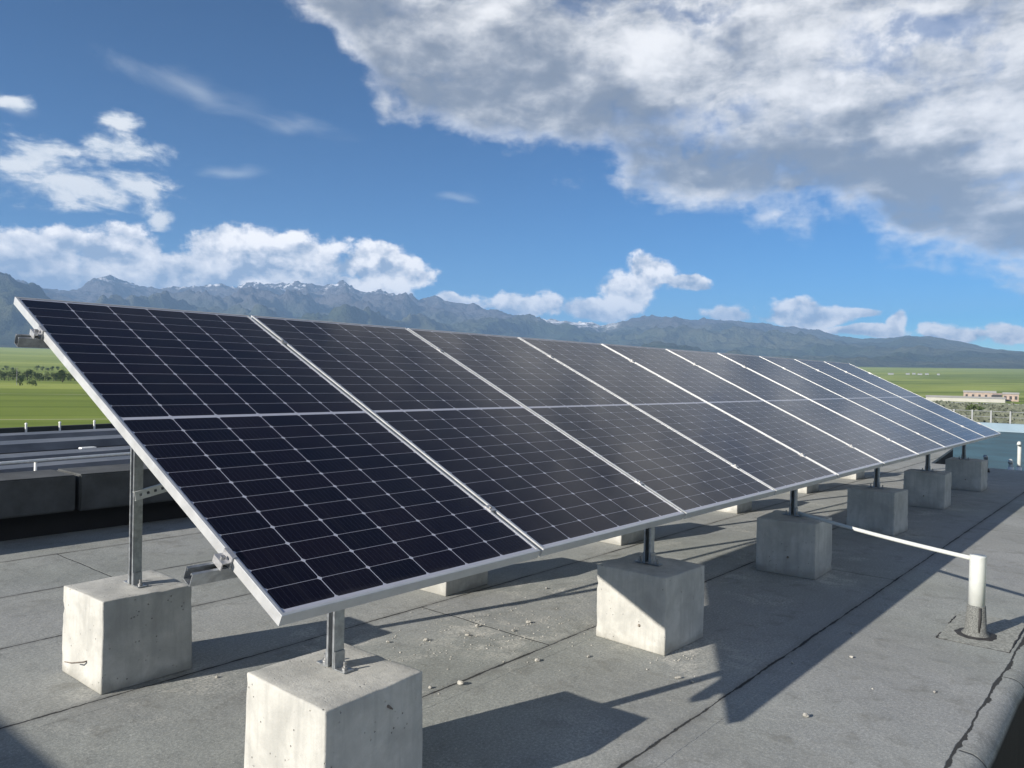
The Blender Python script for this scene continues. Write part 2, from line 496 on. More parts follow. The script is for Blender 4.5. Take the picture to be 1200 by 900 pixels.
    c = t.mix(t.ss(pud, 0.55, 0.60, 0, 0.22), c, (0.20, 0.205, 0.19))
    c = t.mix(t.m('MULTIPLY', dusty, 0.75), c, (0.66, 0.64, 0.58))
    scuff = t.ss(t.noise(t.vm('MULTIPLY', co, (2.2, 9, 1)), 1.0, 6, 0.72, 1.5), 0.63, 0.78, 0, 0.3)
    c = t.mix(scuff, c, (0.64, 0.64, 0.60))
    c = t.mix(t.ss(z, -0.035, -0.06), c, (0.02, 0.02, 0.022))  # shade of the drop below the roof edge, painted near-black
    # damp dirt beside the laps
    c = t.mix(t.m('MULTIPLY', t.ss(d1, 0.0, 0.05, 0.4, 0), inner), c, (0.15, 0.15, 0.145))
    c = t.mix(t.m('MULTIPLY', line, 0.94), c, (0.028, 0.029, 0.03))
    t.put(p.inputs['Base Color'], c)
    p.inputs['Roughness'].default_value = 0.9
    p.inputs['Specular IOR Level'].default_value = 0.2
    h = t.m('ADD', t.m('ADD', t.m('MULTIPLY', g1, 0.35), t.m('MULTIPLY', g2, 0.5)), t.m('ADD', t.m('ADD', t.m('MULTIPLY', mid, 2.2), t.m('MULTIPLY', big, 6.0)), t.m('ADD', t.m('MULTIPLY', line, -2.0), t.m('MULTIPLY', t.ss(fr, 0.90, 0.905), 1.2))))
    t.put(p.inputs['Normal'], t.bump(h, 0.55, 0.004))
    return m


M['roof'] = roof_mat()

PW, PH, PITCH = 1.134, 2.278, 1.154


def cell_mat():
    m, t, p = material('solar_cells_under_glass')
    co = t.n('ShaderNodeTexCoord').outputs['Object']
    rn = t.n('ShaderNodeObjectInfo').outputs['Random']
    x, y, z = t.sep(co)
    U = 0.184
    V = 0.0922
    xs = t.m('DIVIDE', t.m('SUBTRACT', x, 0.015), U)
    fx = t.m('FRACT', xs)
    dX = t.m('MULTIPLY', t.m('MINIMUM', fx, t.m('SUBTRACT', 1.0, fx)), U)
    ym = t.m('SUBTRACT', t.m('ABSOLUTE', t.m('SUBTRACT', y, PH / 2)), 0.009)
    ys = t.m('DIVIDE', ym, V)
    fy = t.m('FRACT', ys)
    dY = t.m('MULTIPLY', t.m('MINIMUM', fy, t.m('SUBTRACT', 1.0, fy)), V)
    lc = t.m('LESS_THAN', dX, 0.0015)
    lr = t.m('MULTIPLY', t.m('LESS_THAN', dY, 0.0009), 0.75)
    dia = t.m('LESS_THAN', t.m('ADD', dX, t.m('MULTIPLY', dY, 0.8)), 0.0088)
    midl = t.m('LESS_THAN', ym, 0.0)
    mx = t.m('MAXIMUM', t.m('LESS_THAN', xs, 0.0), t.m('GREATER_THAN', xs, 6.0))
    my = t.m('GREATER_THAN', ys, 12.0)
    white = t.m('MAXIMUM', t.m('MAXIMUM', lc, lr), t.m('MAXIMUM', t.m('MAXIMUM', dia, midl), t.m('MAXIMUM', mx, my)))
    bb = t.m('FRACT', t.m('MULTIPLY', fx, 10.0))
    bus = t.m('LESS_THAN', t.m('ABSOLUTE', t.m('SUBTRACT', bb, 0.5)), 0.035)
    ci = t.n('ShaderNodeTexWhiteNoise', noise_dimensions='3D')
    t.put(ci.inputs['Vector'], t.comb(t.m('FLOOR', xs), t.m('FLOOR', t.m('DIVIDE', t.m('SUBTRACT', y, 0.02), V)), t.m('MULTIPLY', rn, 31.0)))
    c = t.mix(ci.outputs[0], (0.0032, 0.0030, 0.0095), (0.0072, 0.0048, 0.0115))
    c = t.mix(t.m('MULTIPLY', bus, 0.5), c, (0.035, 0.038, 0.052))
    c = t.mix(white, c, (0.43, 0.44, 0.51))
    # thin film of dust
    du = t.noise(t.vm('ADD', co, t.comb(t.m('MULTIPLY', rn, 9.0), 0.0, 0.0)), 3.0, 6, 0.65)
    c = t.mix(t.ss(du, 0.3, 0.8, 0.0, 0.009), c, (0.42, 0.39, 0.36))
    drip = t.noise(t.vm('ADD', t.vm('MULTIPLY', co, (26, 1.6, 1)), t.comb(t.m('MULTIPLY', rn, 40.0), 0.0, 0.0)), 1.0, 4, 0.6)
    c = t.mix(t.m('MULTIPLY', t.ss(drip, 0.5, 0.75, 0, 0.012), t.ss(y, 1.6, 0.0, 0.3, 1.0)), c, (0.5, 0.47, 0.43))
    c = t.mix(t.m('MULTIPLY', t.ss(y, 0.05, 0.012, 0, 0.05), t.ss(du, 0.35, 0.65, 0.2, 1)), c, (0.5, 0.47, 0.43))
    t.put(p.inputs['Base Color'], c)
    t.put(p.inputs['Roughness'], t.ss(du, 0.3, 0.8, 0.07, 0.16))
    p.inputs['IOR'].default_value = 1.45
    p.inputs['Specular IOR Level'].default_value = 0.20
    t.put(p.inputs['Normal'], t.bump(t.noise(co, 1.6, 2, 0.5), 0.03, 0.02))
    return m


M['cells'] = cell_mat()


# ------------------------------------------------------------------ terrain
def fbm(x, y, seed=0, octs=6, gain=0.5, ridged=False):
    def vn(x, y, s):
        xi = np.floor(x).astype(np.int64)
        yi = np.floor(y).astype(np.int64)
        fx = x - xi
        fy = y - yi
        fx = fx * fx * fx * (fx * (fx * 6 - 15) + 10)
        fy = fy * fy * fy * (fy * (fy * 6 - 15) + 10)

        def h(a, b):
            n = (a * 374761393 + b * 668265263 + s * 2147483647) & 0xffffffff
            n = ((n ^ (n >> 13)) * 1274126177) & 0xffffffff
            return ((n ^ (n >> 16)) & 0xffff) / 65535.0
        a = h(xi, yi); b = h(xi + 1, yi); c = h(xi, yi + 1); d = h(xi + 1, yi + 1)
        return (a * (1 - fx) + b * fx) * (1 - fy) + (c * (1 - fx) + d * fx) * fy
    tot = 0
    amp = 1
    norm = 0
    for o in range(octs):
        v = vn(x, y, seed + o)
        if ridged:
            v = 1 - np.abs(2 * v - 1)
            v = v * v
        tot = tot + amp * v
        norm += amp
        amp *= gain
        x, y = x * 2.03 + 11.3 + y * 0.13, y * 2.03 + 5.7 - x * 0.065
    return tot / norm


SKYL = [(95, 4.2), (85, 4.3), (79.35, 4.5), (73.3, 5.28), (71.97, 5.18), (71.19, 4.77), (69.19, 4.86), (67.27, 5.54), (66.27, 5.39), (65.15, 5.02), (63.71, 5.28), (61.32, 5.43), (59.41, 5.71), (58.58, 5.93), (56.59, 5.75), (54.87, 6.07), (53.99, 5.7), (53.11, 5.8), (52.22, 6.01), (51.02, 5.4), (49.82, 5.57), (48.6, 5.31), (47.99, 5.45), (47.07, 5.18), (45.66, 5.34), (44.61, 5.01), (42.75, 4.87), (39.51, 4.33), (37.76, 3.93), (35.9, 3.9), (34.67, 3.98), (33.74, 3.69), (32.22, 4.01), (30.41, 4.28), (28.01, 4.17), (26.24, 4.06), (24.49, 4.01), (22.21, 3.75), (18.89, 3.27), (17.55, 3.03), (16.23, 2.85), (14.69, 2.95), (13.69, 3.12), (12.22, 3.0), (10.3, 2.56), (8.68, 2.22), (7.13, 2.04), (1.03, 1.4), (-8, 1.2), (-25, 1.6)]
_sa = np.array([s[0] for s in SKYL[::-1]])
_se = np.array([s[1] for s in SKYL[::-1]])
RC = 10500.0
R1 = 4600.0
FIELD = -9.0


def win(a):
    return np.clip((a + 30) / 12, 0, 1) * np.clip((112 - a) / 12, 0, 1)


def plain(r, a):
    s = np.maximum(r - 900, 0)
    return FIELD + 0.027 * s * s / (s + 250) * win(a)


def terr(r, a):
    """height over polar coordinates round the camera foot (metres, degrees)"""
    x = r * np.cos(np.radians(a))
    y = r * np.sin(np.radians(a))
    zp = plain(r, a)
    rc = RC + 1100 * np.sin(np.radians(a * 7.0)) * 0.5 - 2200 * np.clip((20 - a) / 12, 0, 1)
    hc = rc * np.tan(np.radians(np.interp(a, _sa, _se))) + 1.4
    t = (r - R1) / (rc - R1)
    tt = np.clip(t, 0, 1)
    g = 0.35 * tt + 0.65 * tt ** 2.2
    back = np.clip((r - rc) / 5200, 0, 1)
    rid = fbm(x / 1500, y / 1500, 3, 6, 0.52, True)
    rid2 = fbm(x / 520, y / 520, 19, 5, 0.55, True)
    bump = (rid - 0.45) * 0.80 + (rid2 - 0.45) * 0.34
    top = hc - plain(np.minimum(r, rc), a)
    zc = zp + np.maximum(top, 0) * (g * (1 - 0.45 * back) + bump * np.sqrt(tt) * (1 - tt ** 3) * 1.1 + bump * back * .4)
    zc = zc + ((fbm(x / 700, y / 700, 41, 5, 0.6, True) - 0.42) * 200 + (fbm(x / 230, y / 230, 57, 3, 0.55, True) - 0.42) * 90) * np.clip((tt - .3) / .5, 0, 1) * np.clip(top / 900, 0.1, 1)
    hum = np.exp(-((a - 64.5) / 2.0) ** 2 - ((r - 7000) / 800) ** 2) * 150 + np.exp(-((a - 72.5) / 2.6) ** 2 - ((r - 6600) / 900) ** 2) * 260
    return np.where(r > R1, np.maximum(zc, zp) + hum * win(a), zp)


def polar_mesh(name, radii, azs, mat, closed=False):
    rr, aa = np.meshgrid(radii, azs, indexing='ij')
    z = terr(rr, aa)
    x = CAM.x + rr * np.cos(np.radians(aa))
    y = CAM.y + rr * np.sin(np.radians(aa))
    co = np.stack([x, y, z], -1).reshape(-1, 3)
    nr, na = rr.shape
    faces = []
    for i in range(nr - 1):
        for j in range(na if closed else na - 1):
            j2 = (j + 1) % na
            faces.append((i * na + j, (i + 1) * na + j, (i + 1) * na + j2, i * na + j2))
    me = bpy.data.meshes.new(name)
    me.from_pydata(co.tolist(), [], faces)
    me.materials.append(mat)
    me.polygons.foreach_set('use_smooth', [True] * len(me.polygons))
    o = bpy.data.objects.new(name, me)
    C.objects.link(o)
    o['kind'] = 'structure'
    return o


def field_mat():
    m, t, p = material('grassland')
    co = t.n('ShaderNodeNewGeometry').outputs['Position']
    # narrow strips of crop, long across the view to the north
    rot = t.n('ShaderNodeVectorRotate', rotation_type='Z_AXIS')
    t.put(rot.inputs['Vector'], co)
    rot.inputs['Angle'].default_value = R(-68)
    q = rot.outputs[0]
    s1 = t.noise(t.vm('MULTIPLY', q, (0.020, 0.0018, 0)), 1.0, 4, 0.6)
    s2 = t.noise(t.vm('MULTIPLY', q, (0.10, 0.006, 0)), 1.0, 4, 0.65)
    pa = t.noise(t.vm('MULTIPLY', q, (0.0035, 0.0012, 0)), 1.0, 4, 0.6, 0.5)
    far = t.noise(co, 0.0011, 5, 0.6)
    c = t.mix(t.ss(s1, 0.35, 0.65), (0.135, 0.185, 0.030), (0.23, 0.29, 0.055))
    c = t.mix(t.ss(s2, 0.45, 0.7, 0, 0.6), c, (0.095, 0.145, 0.026))
    c = t.mix(t.ss(pa, 0.46, 0.64, 0, 0.75), c, (0.37, 0.42, 0.10))
    fine = t.noise(t.vm('MULTIPLY', q, (0.9, 0.12, 0)), 1.0, 5, 0.7)
    c = t.mix(t.ss(fine, 0.4, 0.7, 0, 0.4), c, (0.10, 0.14, 0.035))
    trk = t.m('FRACT', t.m('ADD', t.m('MULTIPLY', t.sep(q)[0], 0.0071), t.m('MULTIPLY', s1, 0.5)))
    c = t.mix(t.ss(t.m('ABSOLUTE', t.m('SUBTRACT', trk, 0.5)), 0.010, 0.022, 0.7, 0), c, (0.42, 0.42, 0.24))
    dist = t.m('ADD', t.sep(q)[0], 0.0)
    c = t.mix(t.m('MULTIPLY', t.ss(dist, 900, 2600), t.ss(far, 0.35, 0.65, 0.3, 0.9)), c, (0.36, 0.42, 0.09))
    t.put(p.inputs['Base Color'], c)
    p.inputs['Roughness'].default_value = 0.95
    p.inputs['Specular IOR Level'].default_value = 0.1
    return m


def mountain_mat():
    m, t, p = material('mountain_slopes')
    ge = t.n('ShaderNodeNewGeometry')
    co = ge.outputs['Position']
    z = t.sep(co)[2]
    n1 = t.noise(co, 0.0012, 7, 0.65)
    n2 = t.noise(co, 0.006, 6, 0.65)
    c = t.mix(t.ss(n1, 0.35, 0.65), (0.035, 0.047, 0.022), (0.085, 0.088, 0.048))
    zr = t.m('ADD', z, t.m('MULTIPLY', t.m('SUBTRACT', n1, 0.5), 700))
    rock = t.mix(n2, (0.035, 0.035, 0.042), (0.125, 0.11, 0.105))
    c = t.mix(t.ss(zr, 430, 800), c, rock)
    zs = t.m('ADD', z, t.m('MULTIPLY', t.m('SUBTRACT', n2, 0.5), 560))
    slope = t.sep(ge.outputs['Normal'])[2]
    sn = t.m('MULTIPLY', t.ss(zs, 985, 1100, 0, .9), t.ss(t.noise(t.vm('MULTIPLY', co, (0.012, 0.012, 0.002)), 1.0, 4, 0.6), 0.50, 0.60))
    # the far white peaks in the gap
    az_ = t.m('MULTIPLY', t.m('ARCTAN2', t.m('ADD', t.sep(co)[1], 1.83), t.m('ADD', t.sep(co)[0], 1.23)), 180 / math.pi)
    gap = t.m('MULTIPLY', t.ss(t.m('ABSOLUTE', t.m('SUBTRACT', az_, 35.5)), 2.0, 3.4, 1, 0), t.ss(t.m('ADD', z, t.m('MULTIPLY', t.m('SUBTRACT', n2, 0.5), 420)), 560, 690))
    sn = t.m('MAXIMUM', sn, t.m('MULTIPLY', gap, t.ss(n2, 0.4, 0.6, 0.3, 1.0)))
    c = t.mix(sn, c, (0.82, 0.84, 0.88))
    t.put(p.inputs['Base Color'], c)
    p.inputs['Roughness'].default_value = 0.95
    p.inputs['Specular IOR Level'].default_value = 0.1
    t.put(p.inputs['Normal'], t.bump(t.noise(co, 0.004, 7, 0.7), 0.8, 120))
    return m


az_fine = np.arange(-16, 96, 0.12)
az_all = np.concatenate([np.arange(-180, -16, 4.0), az_fine, np.arange(96, 180, 4.0)])
r_near = np.concatenate([[0.5, 20, 60, 110], np.geomspace(160, R1, 60)])
polar_mesh('ground', r_near, az_all, field_mat(), True)
r_far = np.concatenate([np.linspace(R1, 12200, 190), np.linspace(12400, 16000, 20)])
polar_mesh('mountains', r_far, az_all, mountain_mat(), True)


def zground(x, y):
    r = math.hypot(x - CAM.x, y - CAM.y)
    a = math.degrees(math.atan2(y - CAM.y, x - CAM.x))
    return float(terr(np.array([r]), np.array([a]))[0])


def at(azd, r):
    x = CAM.x + r * math.cos(R(azd))
    y = CAM.y + r * math.sin(R(azd))
    return Vector((x, y, zground(x, y)))


# haze: thin even air round everything, sky outside
bm = bmesh.new()
box(bm, -17000, 17000, -17000, 17000, FIELD - 3, 1500)
hm = bpy.data.materials.new('thin_air_haze')
hm.use_nodes = True
ht = NT(hm.node_tree)
ho = ht.n('ShaderNodeOutputMaterial')
hv = ht.n('ShaderNodeVolumePrincipled')
hv.inputs['Color'].default_value = (0.36, 0.60, 1.0, 1)
hv.inputs['Density'].default_value = 8.6e-5
hv.inputs['Density Attribute'].default_value = ''
hv.inputs['Anisotropy'].default_value = 0.0
ht.t.links.new(hv.outputs[0], ho.inputs['Volume'])
tag(obj('haze', bm, hm), kind='stuff')

# ------------------------------------------------------------------ the roof we stand on
bm = bmesh.new()
EDGE = -1.335


def edge_profile(x0, x1, y_in, y_edge, sgn=-1):
    """rounded drip edge running along x"""
    prof = [(y_in, 0.0)]
    rad = 0.07
    for k in range(0, 7):
        a = k / 6 * math.pi / 2
        prof.append((y_edge + rad * (1 - math.sin(a)) * -sgn, -rad * (1 - math.cos(a))))
    prof.append((y_edge, FIELD))
    nx = 40
    rows = []
    for i in range(nx + 1):
        x = x0 + (x1 - x0) * i / nx
        jit = 0.006 * math.sin(x * 5.1) + 0.004 * math.sin(x * 13.7)
        rows.append([bm.verts.new((x, py + (jit if j > 1 else 0), pz)) for j, (py, pz) in enumerate(prof)])
    for a, b in zip(rows, rows[1:]):
        for j in range(len(prof) - 1):
            f_ = bm.faces.new((a[j], a[j + 1], b[j + 1], b[j]))
            f_.smooth = 0 < j < len(prof) - 2


def quad(pts):
    bm.faces.new([bm.verts.new(p) for p in pts])


XL, XC, XR = -9.0, 1.0, 14.0
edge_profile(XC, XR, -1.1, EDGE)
quad([(XC, -1.1, 0), (XR, -1.1, 0), (XR, 1.32, 0), (XC, 1.32, 0)])
quad([(XL, -1.1, 0), (XC, -1.1, 0), (XC, 1.32, 0), (XL, 1.32, 0)])
quad([(XL, 1.32, 0), (XR, 1.32, 0), (XR, 5.0, 0), (XL, 5.0, 0)])
quad([(XR, 1.40, 0), (18.2, 1.86, 0), (18.2, 5.0, 0), (XR, 5.0, 0)])
edge_profile(XL, XC, -1.1, -5.0)
quad([(XC, EDGE, 0), (XC, -5.0, 0), (XC, -5.0, FIELD), (XC, EDGE, FIELD)])
quad([(XR, EDGE, 0), (XR, 1.40, 0), (XR, 1.40, FIELD), (XR, EDGE, FIELD)])
quad([(XR, 1.40, 0), (18.2, 1.86, 0), (18.2, 1.86, FIELD), (XR, 1.40, FIELD)])
quad([(18.2, 1.86, 0), (18.2, 5.6, 0), (18.2, 5.6, FIELD), (18.2, 1.86, FIELD)])
quad([(XL, 5.6, FIELD), (18.2, 5.6, FIELD), (18.2, 5.6, 0), (XL, 5.6, 0)])
quad([(XL, 5.0, 0), (18.2, 5.0, 0), (18.2, 5.6, 0), (XL, 5.6, 0)])
quad([(XL, -5.0, FIELD), (XL, 5.6, FIELD), (XL, 5.6, 0), (XL, -5.0, 0)])
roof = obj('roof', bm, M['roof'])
roof['kind'] = 'structure'

# low parapet along the back, precast slabs resting on a recessed base
M['slab'] = simple('dark_felt_slab', (0.062, 0.066, 0.068), 0.85, 0, 0.3, 4, 0.003, 60)
M['recess'] = simple('shadowed_base', (0.022, 0.022, 0.023), 0.9, 0, 0.2, 5)  # shadow of the recess is put into this near-black colour
par = thing('parapet_wall', 'low dark felt-covered parapet of long slabs along the back of the roof', 'parapet', (0, 5.0, 0))
bm = bmesh.new()
box(bm, XL, 18.15, 0.16, 0.45, -0.02, 0.24)
obj('wall_base', bm, M['recess'], par)
xs = [XL, -5.6, -2.1, 1.40, 4.9, 8.4, 11.9, 15.4, 18.15]
for a, b in zip(xs, xs[1:]):
    bm = bmesh.new()
    box(bm, a + 0.014, b - 0.014, 0.0, 0.5, 0.20 + rnd.uniform(-.006, .006), 0.50 + rnd.uniform(-.012, .006))
    bmesh.ops.bevel(bm, geom=bm.edges[:], offset=0.012, segments=2, affect='EDGES')
    obj('slab', bm, M['slab'], par)

# ------------------------------------------------------------------ solar panels
TILT = R(25)
H0 = 0.72


def make_panel():
    root = thing('solar_panel', 'x', 'solar panel', (0, 0, H0), (TILT, 0, 0), 'solar panels in the tilted row')
    # frame: extrusion profile swept round the rectangle (inset, depth)
    bm = bmesh.new()
    prof = [(0.0, -0.0012), (0.0012, 0.0), (0.0105, 0.0), (0.0105, -0.0016), (0.0022, -0.0016), (0.0022, -0.033), (0.028, -0.033), (0.028, -0.035), (0.0, -0.035)]
    corners = [(0, 0, 1, 1), (PW, 0, -1, 1), (PW, PH, -1, -1), (0, PH, 1, -1)]
    loops = [[bm.verts.new((cx + sx * d, cy + sy * d, z)) for d, z in prof] for cx, cy, sx, sy in corners]
    n = len(prof)
    for i in range(4):
        a, b = loops[i], loops[(i + 1) % 4]
        for j in range(n):
            bm.faces.new((a[j], a[(j + 1) % n], b[(j + 1) % n], b[j]))
    obj('frame', bm, M['alu'], root)
    bm = bmesh.new()
    box(bm, 0.004, PW - 0.004, 0.004, PH - 0.004, -0.0062, -0.0022)
    obj('cell_glass', bm, M['cells'], root)
    bm = bmesh.new()
    box(bm, 0.004, PW - 0.004, 0.004, PH - 0.004, -0.0078, -0.0066)
    obj('back_sheet', bm, M['backsheet'], root)
    bm = bmesh.new()
    box(bm, PW / 2 - .05, PW / 2 + .05, PH / 2 - .05, PH / 2 + .05, -0.026, -0.0082)
    obj('junction_box', bm, M['cable'], root)
    return root


plabels = [
    'dark solar panel at the near left end of the row, its silver side showing',
    'second solar panel from the left end, above the gap between the two nearest front posts',
    'third solar panel from the left end, over the half-sunlit concrete block',
    'fourth solar panel from the left end, in front of the shaded conduit block',
    'fifth solar panel from the left end, over the block tied to the white conduit',
    'sixth solar panel from the left end, greyer with sky reflection, middle of the row',
    'fourth solar panel from the far right end, pale with reflected cloud',
    'third solar panel from the far right end, narrow and pale with distance',
    'second solar panel from the far right end of the row',
    'narrowest solar panel, at the far right end of the row nearest the white pipes']
panel = make_panel()
panel['label'] = plabels[0]
for i in range(1, 10):
    p_ = dup(panel, (i * PITCH, rnd.uniform(-.0015, .0015), H0 + rnd.uniform(-.0015, .0015)), plabels[i])

# ------------------------------------------------------------------ mounting rack
LEN = 9 * PITCH + PW
rack = thing('mounting_rack', 'galvanised steel rack of channel posts and purlins carrying the solar panels', 'rack', (0, 0, 0))
CH = [(-.0205, -.0205), (.0205, -.0205), (.0205, .0205), (.011, .0205), (.011, .013), (.0133, .013), (.0133, .0182), (.0182, .0182), (.0182, -.0182),
      (-.0182, -.0182), (-.0182, .0182), (-.0133, .0182), (-.0133, .013), (-.011, .013), (-.011, .0205), (-.0205, .0205)]
ct, st = math.cos(TILT), math.sin(TILT)
nrm = Vector((0, -st, ct))
slp = Vector((0, ct, st))


def on_panel(x, v, n):
    return Vector((x, 0, H0)) + slp * v + nrm * n


V_LO, V_HI = 0.296, 1.925
for v, x0 in ((V_LO, -0.115), (V_HI, -0.085)):
    bm = bmesh.new()
    fr0 = frame(on_panel(x0, v, -0.0562), slp, nrm)
    fr1 = frame(on_panel(LEN + 0.1, v, -0.0562), slp, nrm)
    prism(bm, CH, fr0, fr1)
    obj('purlin', bm, M['galv'], rack)
Y_F = on_panel(0, V_LO, -0.08).y
Y_R = on_panel(0, V_HI, -0.08).y
XP = [0.412, 2.47, 4.56, 6.68, 8.68, 10.68]
BH = 0.39


def post(x, y, ztop):
    bm = bmesh.new()
    # open side of the channel faces -x
    prism(bm, CH, frame((x, y, BH + 0.004), (0, 1, 0), (-1, 0, 0)), frame((x, y, ztop), (0, 1, 0), (-1, 0, 0)))
    o = obj('post', bm, M['galv'], rack)
    for s in (-1, 1):
        bm = bmesh.new()
        L_ = [(0.0212, .003), (0.075, .003), (0.075, .008), (0.0262, .008), (0.0262, .062), (0.0212, .062)]
        prism(bm, L_, frame((x - .02, y, BH), (0, s, 0), (0, 0, 1)), frame((x + .02, y, BH), (0, s, 0), (0, 0, 1)))
        obj('foot_bracket', bm, M['galv'], o)
        bm = bmesh.new()
        tube(bm, [(x, y + s * .053, BH + z_) for z_ in (.0085, .017, .0171, .034)], [.010, .010, .0055, .0055], 8)
        obj('anchor_bolt', bm, M['bolt'], o)
    return o


for x in XP:
    post(x, Y_F, on_panel(0, V_LO, -0.0775).z - 0.006)
    post(x, Y_R, on_panel(0, V_HI, -0.0775).z - 0.006)

# perforated diagonal brace between the rear posts
M['perf'] = simple('bright_galvanised', (0.55, 0.57, 0.57), 0.5, 0.4, 0.1, 30)


def perforated(p0, p1, wd=0.041):
    """slotted angle: a folded sheet with a row of punched holes"""
    bm = bmesh.new()
    p0, p1 = Vector(p0), Vector(p1)
    ax = (p1 - p0).normalized()
    L = (p1 - p0).length
    up = Vector((0, -1, 0)).cross(ax).normalized()
    fr = frame(p0, ax, up)
    h2, hz = wd / 2, 0.0065
    sec = [(-h2, -.018), (-h2, 0), (-hz, 0), (hz, 0), (h2, 0), (h2, -.018)]
    xs_ = [0.0]
    while xs_[-1] + .034 < L:
        xs_ += [xs_[-1] + .020, xs_[-1] + .034]
    grid = [[bm.verts.new(fr @ Vector((xx, a, b))) for a, b in sec] for xx in xs_]
    for i in range(len(xs_) - 1):
        for j in range(5):
            if j == 2 and i % 2 == 1:
                continue
            bm.faces.new((grid[i][j], grid[i][j + 1], grid[i + 1][j + 1], grid[i + 1][j]))
    bmesh.ops.recalc_face_normals(bm, faces=bm.faces[:])
    bmesh.ops.solidify(bm, geom=bm.faces[:], thickness=0.0025)
    return obj('brace', bm, M['perf'], rack)


yb = Y_R - 0.032
for a, b, z0, z1 in ((0, 1, 0.80, 1.21), (2, 3, 0.80, 1.21), (4, 5, 0.80, 1.21)):
    perforated((XP[a] - .02, yb, z0), (XP[b] + .02, yb, z1))


def clamp(x, v, end):
    bm = bmesh.new()
    if end:
        s = -1 if end < 0 else 1
        fr = frame(on_panel(x, v, 0), (s, 0, 0), slp * s)
        Z_ = [(.001, .0006), (-.010, .0006), (-.010, .004), (.006, .004), (.006, -.012), (.034, -.012), (.034, -.0365), (.030, -.0365), (.030, -.016), (.006, -.016), (.006, -.0365), (.001, -.0365)]
        fr_ = [frame(on_panel(x, v + q, 0), (s, 0, 0), nrm) for q in (-.025, .025)]
        prism(bm, Z_, *fr_)
        o = obj('end_clamp', bm, M['clamp'], rack)
        bm = bmesh.new()
        c0 = on_panel(x, v, -0.0118) + Vector((s * 0.019, 0, 0))
        tube(bm, [c0, c0 + nrm * 0.007], 0.0075, 6)
        obj('clamp_bolt', bm, M['bolt'], o)
    else:
        fr = frame(on_panel(x, v, 0), (1, 0, 0), slp)
        T_ = [(-.017, .0006), (-.007, .0006), (-.007, -.030), (.007, -.030), (.007, .0006), (.017, .0006), (.017, .003), (-.017, .003)]
        prism(bm, T_, frame(on_panel(x, v - .02, 0), (1, 0, 0), nrm), frame(on_panel(x, v + .02, 0), (1, 0, 0), nrm))
        o = obj('mid_clamp', bm, M['clamp'], rack)
        bm = bmesh.new()
        c0 = on_panel(x, v, 0.0037)
        tube(bm, [c0, c0 + nrm * 0.005], 0.0062, 6)
        obj('clamp_bolt', bm, M['bolt'], o)


for v in (V_LO, V_HI):
    clamp(0, v, -1)
    clamp(LEN, v, 1)
    for i in range(1, 10):
        clamp(i * PITCH - 0.01, v, 0)

# cables hanging under the panels
bm = bmesh.new()
pts = []
for i in range(0, 80):
    x = 0.5 + i * 0.135
    pts.append((x, 1.05 + 0.02 * math.sin(i * .7), 1.09 - 0.035 * abs(math.sin(i * .41)) - 0.01))
tube(bm, pts, 0.004, 6)
obj('cable', bm, M['cable'], rack, True)

# ------------------------------------------------------------------ concrete blocks
def block_mesh(w_, d_, h_, taper, seed):
    rr = random.Random(seed)
    bm = bmesh.new()
    vs = box(bm, -w_ / 2, w_ / 2, -d_ / 2, d_ / 2, 0, h_)
    for v in vs:
        k = taper if v.co.z > 0.01 else 0
        v.co.x *= (1 - k) * rr.uniform(.985, 1.012)
        v.co.y *= (1 - k) * rr.uniform(.985, 1.012)
        if v.co.z > 0.01:
            v.co.z += rr.uniform(-.006, .006)
    bmesh.ops.bevel(bm, geom=bm.edges[:], offset=0.007, segments=2, affect='EDGES', profile=0.6)
    bmesh.ops.triangulate(bm, faces=[f for f in bm.faces if len(f.verts) > 4])
    bmesh.ops.subdivide_edges(bm, edges=[e for e in bm.edges if e.calc_length() > 0.1], cuts=11, use_grid_fill=True)
    off = Vector((seed * 3.7, seed * 1.3, 0))
    for v in bm.verts:
        n = mnoise.noise_vector(v.co * 6 + off) * 0.0022 + mnoise.noise_vector(v.co * 31 + off) * 0.0010
        # chipped arrises
        ed = sorted((abs(abs(v.co.x) - w_ / 2), abs(abs(v.co.y) - d_ / 2), min(abs(v.co.z - h_), 1)))
        if ed[1] < 0.03:
            chip = max(0, mnoise.noise(v.co * 26 + off) - 0.25) * 0.022
            n += -Vector((v.co.x, v.co.y, (v.co.z - h_ / 2))).normalized() * chip
        if v.co.z < 0.02:
            n *= 0.3
            n.z = 0
        v.co += n
        v.co.z = max(v.co.z, -0.002)
    return bm


blocks = [
    ('front', 0, 'largest pale concrete block in the foreground, cut off by the bottom edge of the photo'),
    ('front', 1, 'front concrete block with a slanting patch of sunlight on its left face'),
    ('front', 2, 'shaded concrete block under the front post where the white conduit starts'),
    ('front', 3, 'shaded concrete block just beyond the one where the white conduit starts'),
    ('front', 4, 'small grey shaded concrete block second farthest along the front posts'),
    ('front', 5, 'farthest small concrete block under the front posts, near the white vent pipes'),
    ('rear', 0, 'concrete block at the left under the tall rear post, wire stub on its face'),
    ('rear', 1, 'rear concrete block, its sunlit corner peeping under the edge of the first panel'),
    ('rear', 2, 'rear concrete block seen just left of the post on the half-sunlit block'),
    ('rear', 3, 'rear concrete block with a lit corner just left of the conduit block'),
    ('rear', 4, 'rear concrete block with a tiny lit corner just right of the conduit post'),
    ('rear', 5, 'farthest rear concrete block, a sliver of light under the distant panels')]
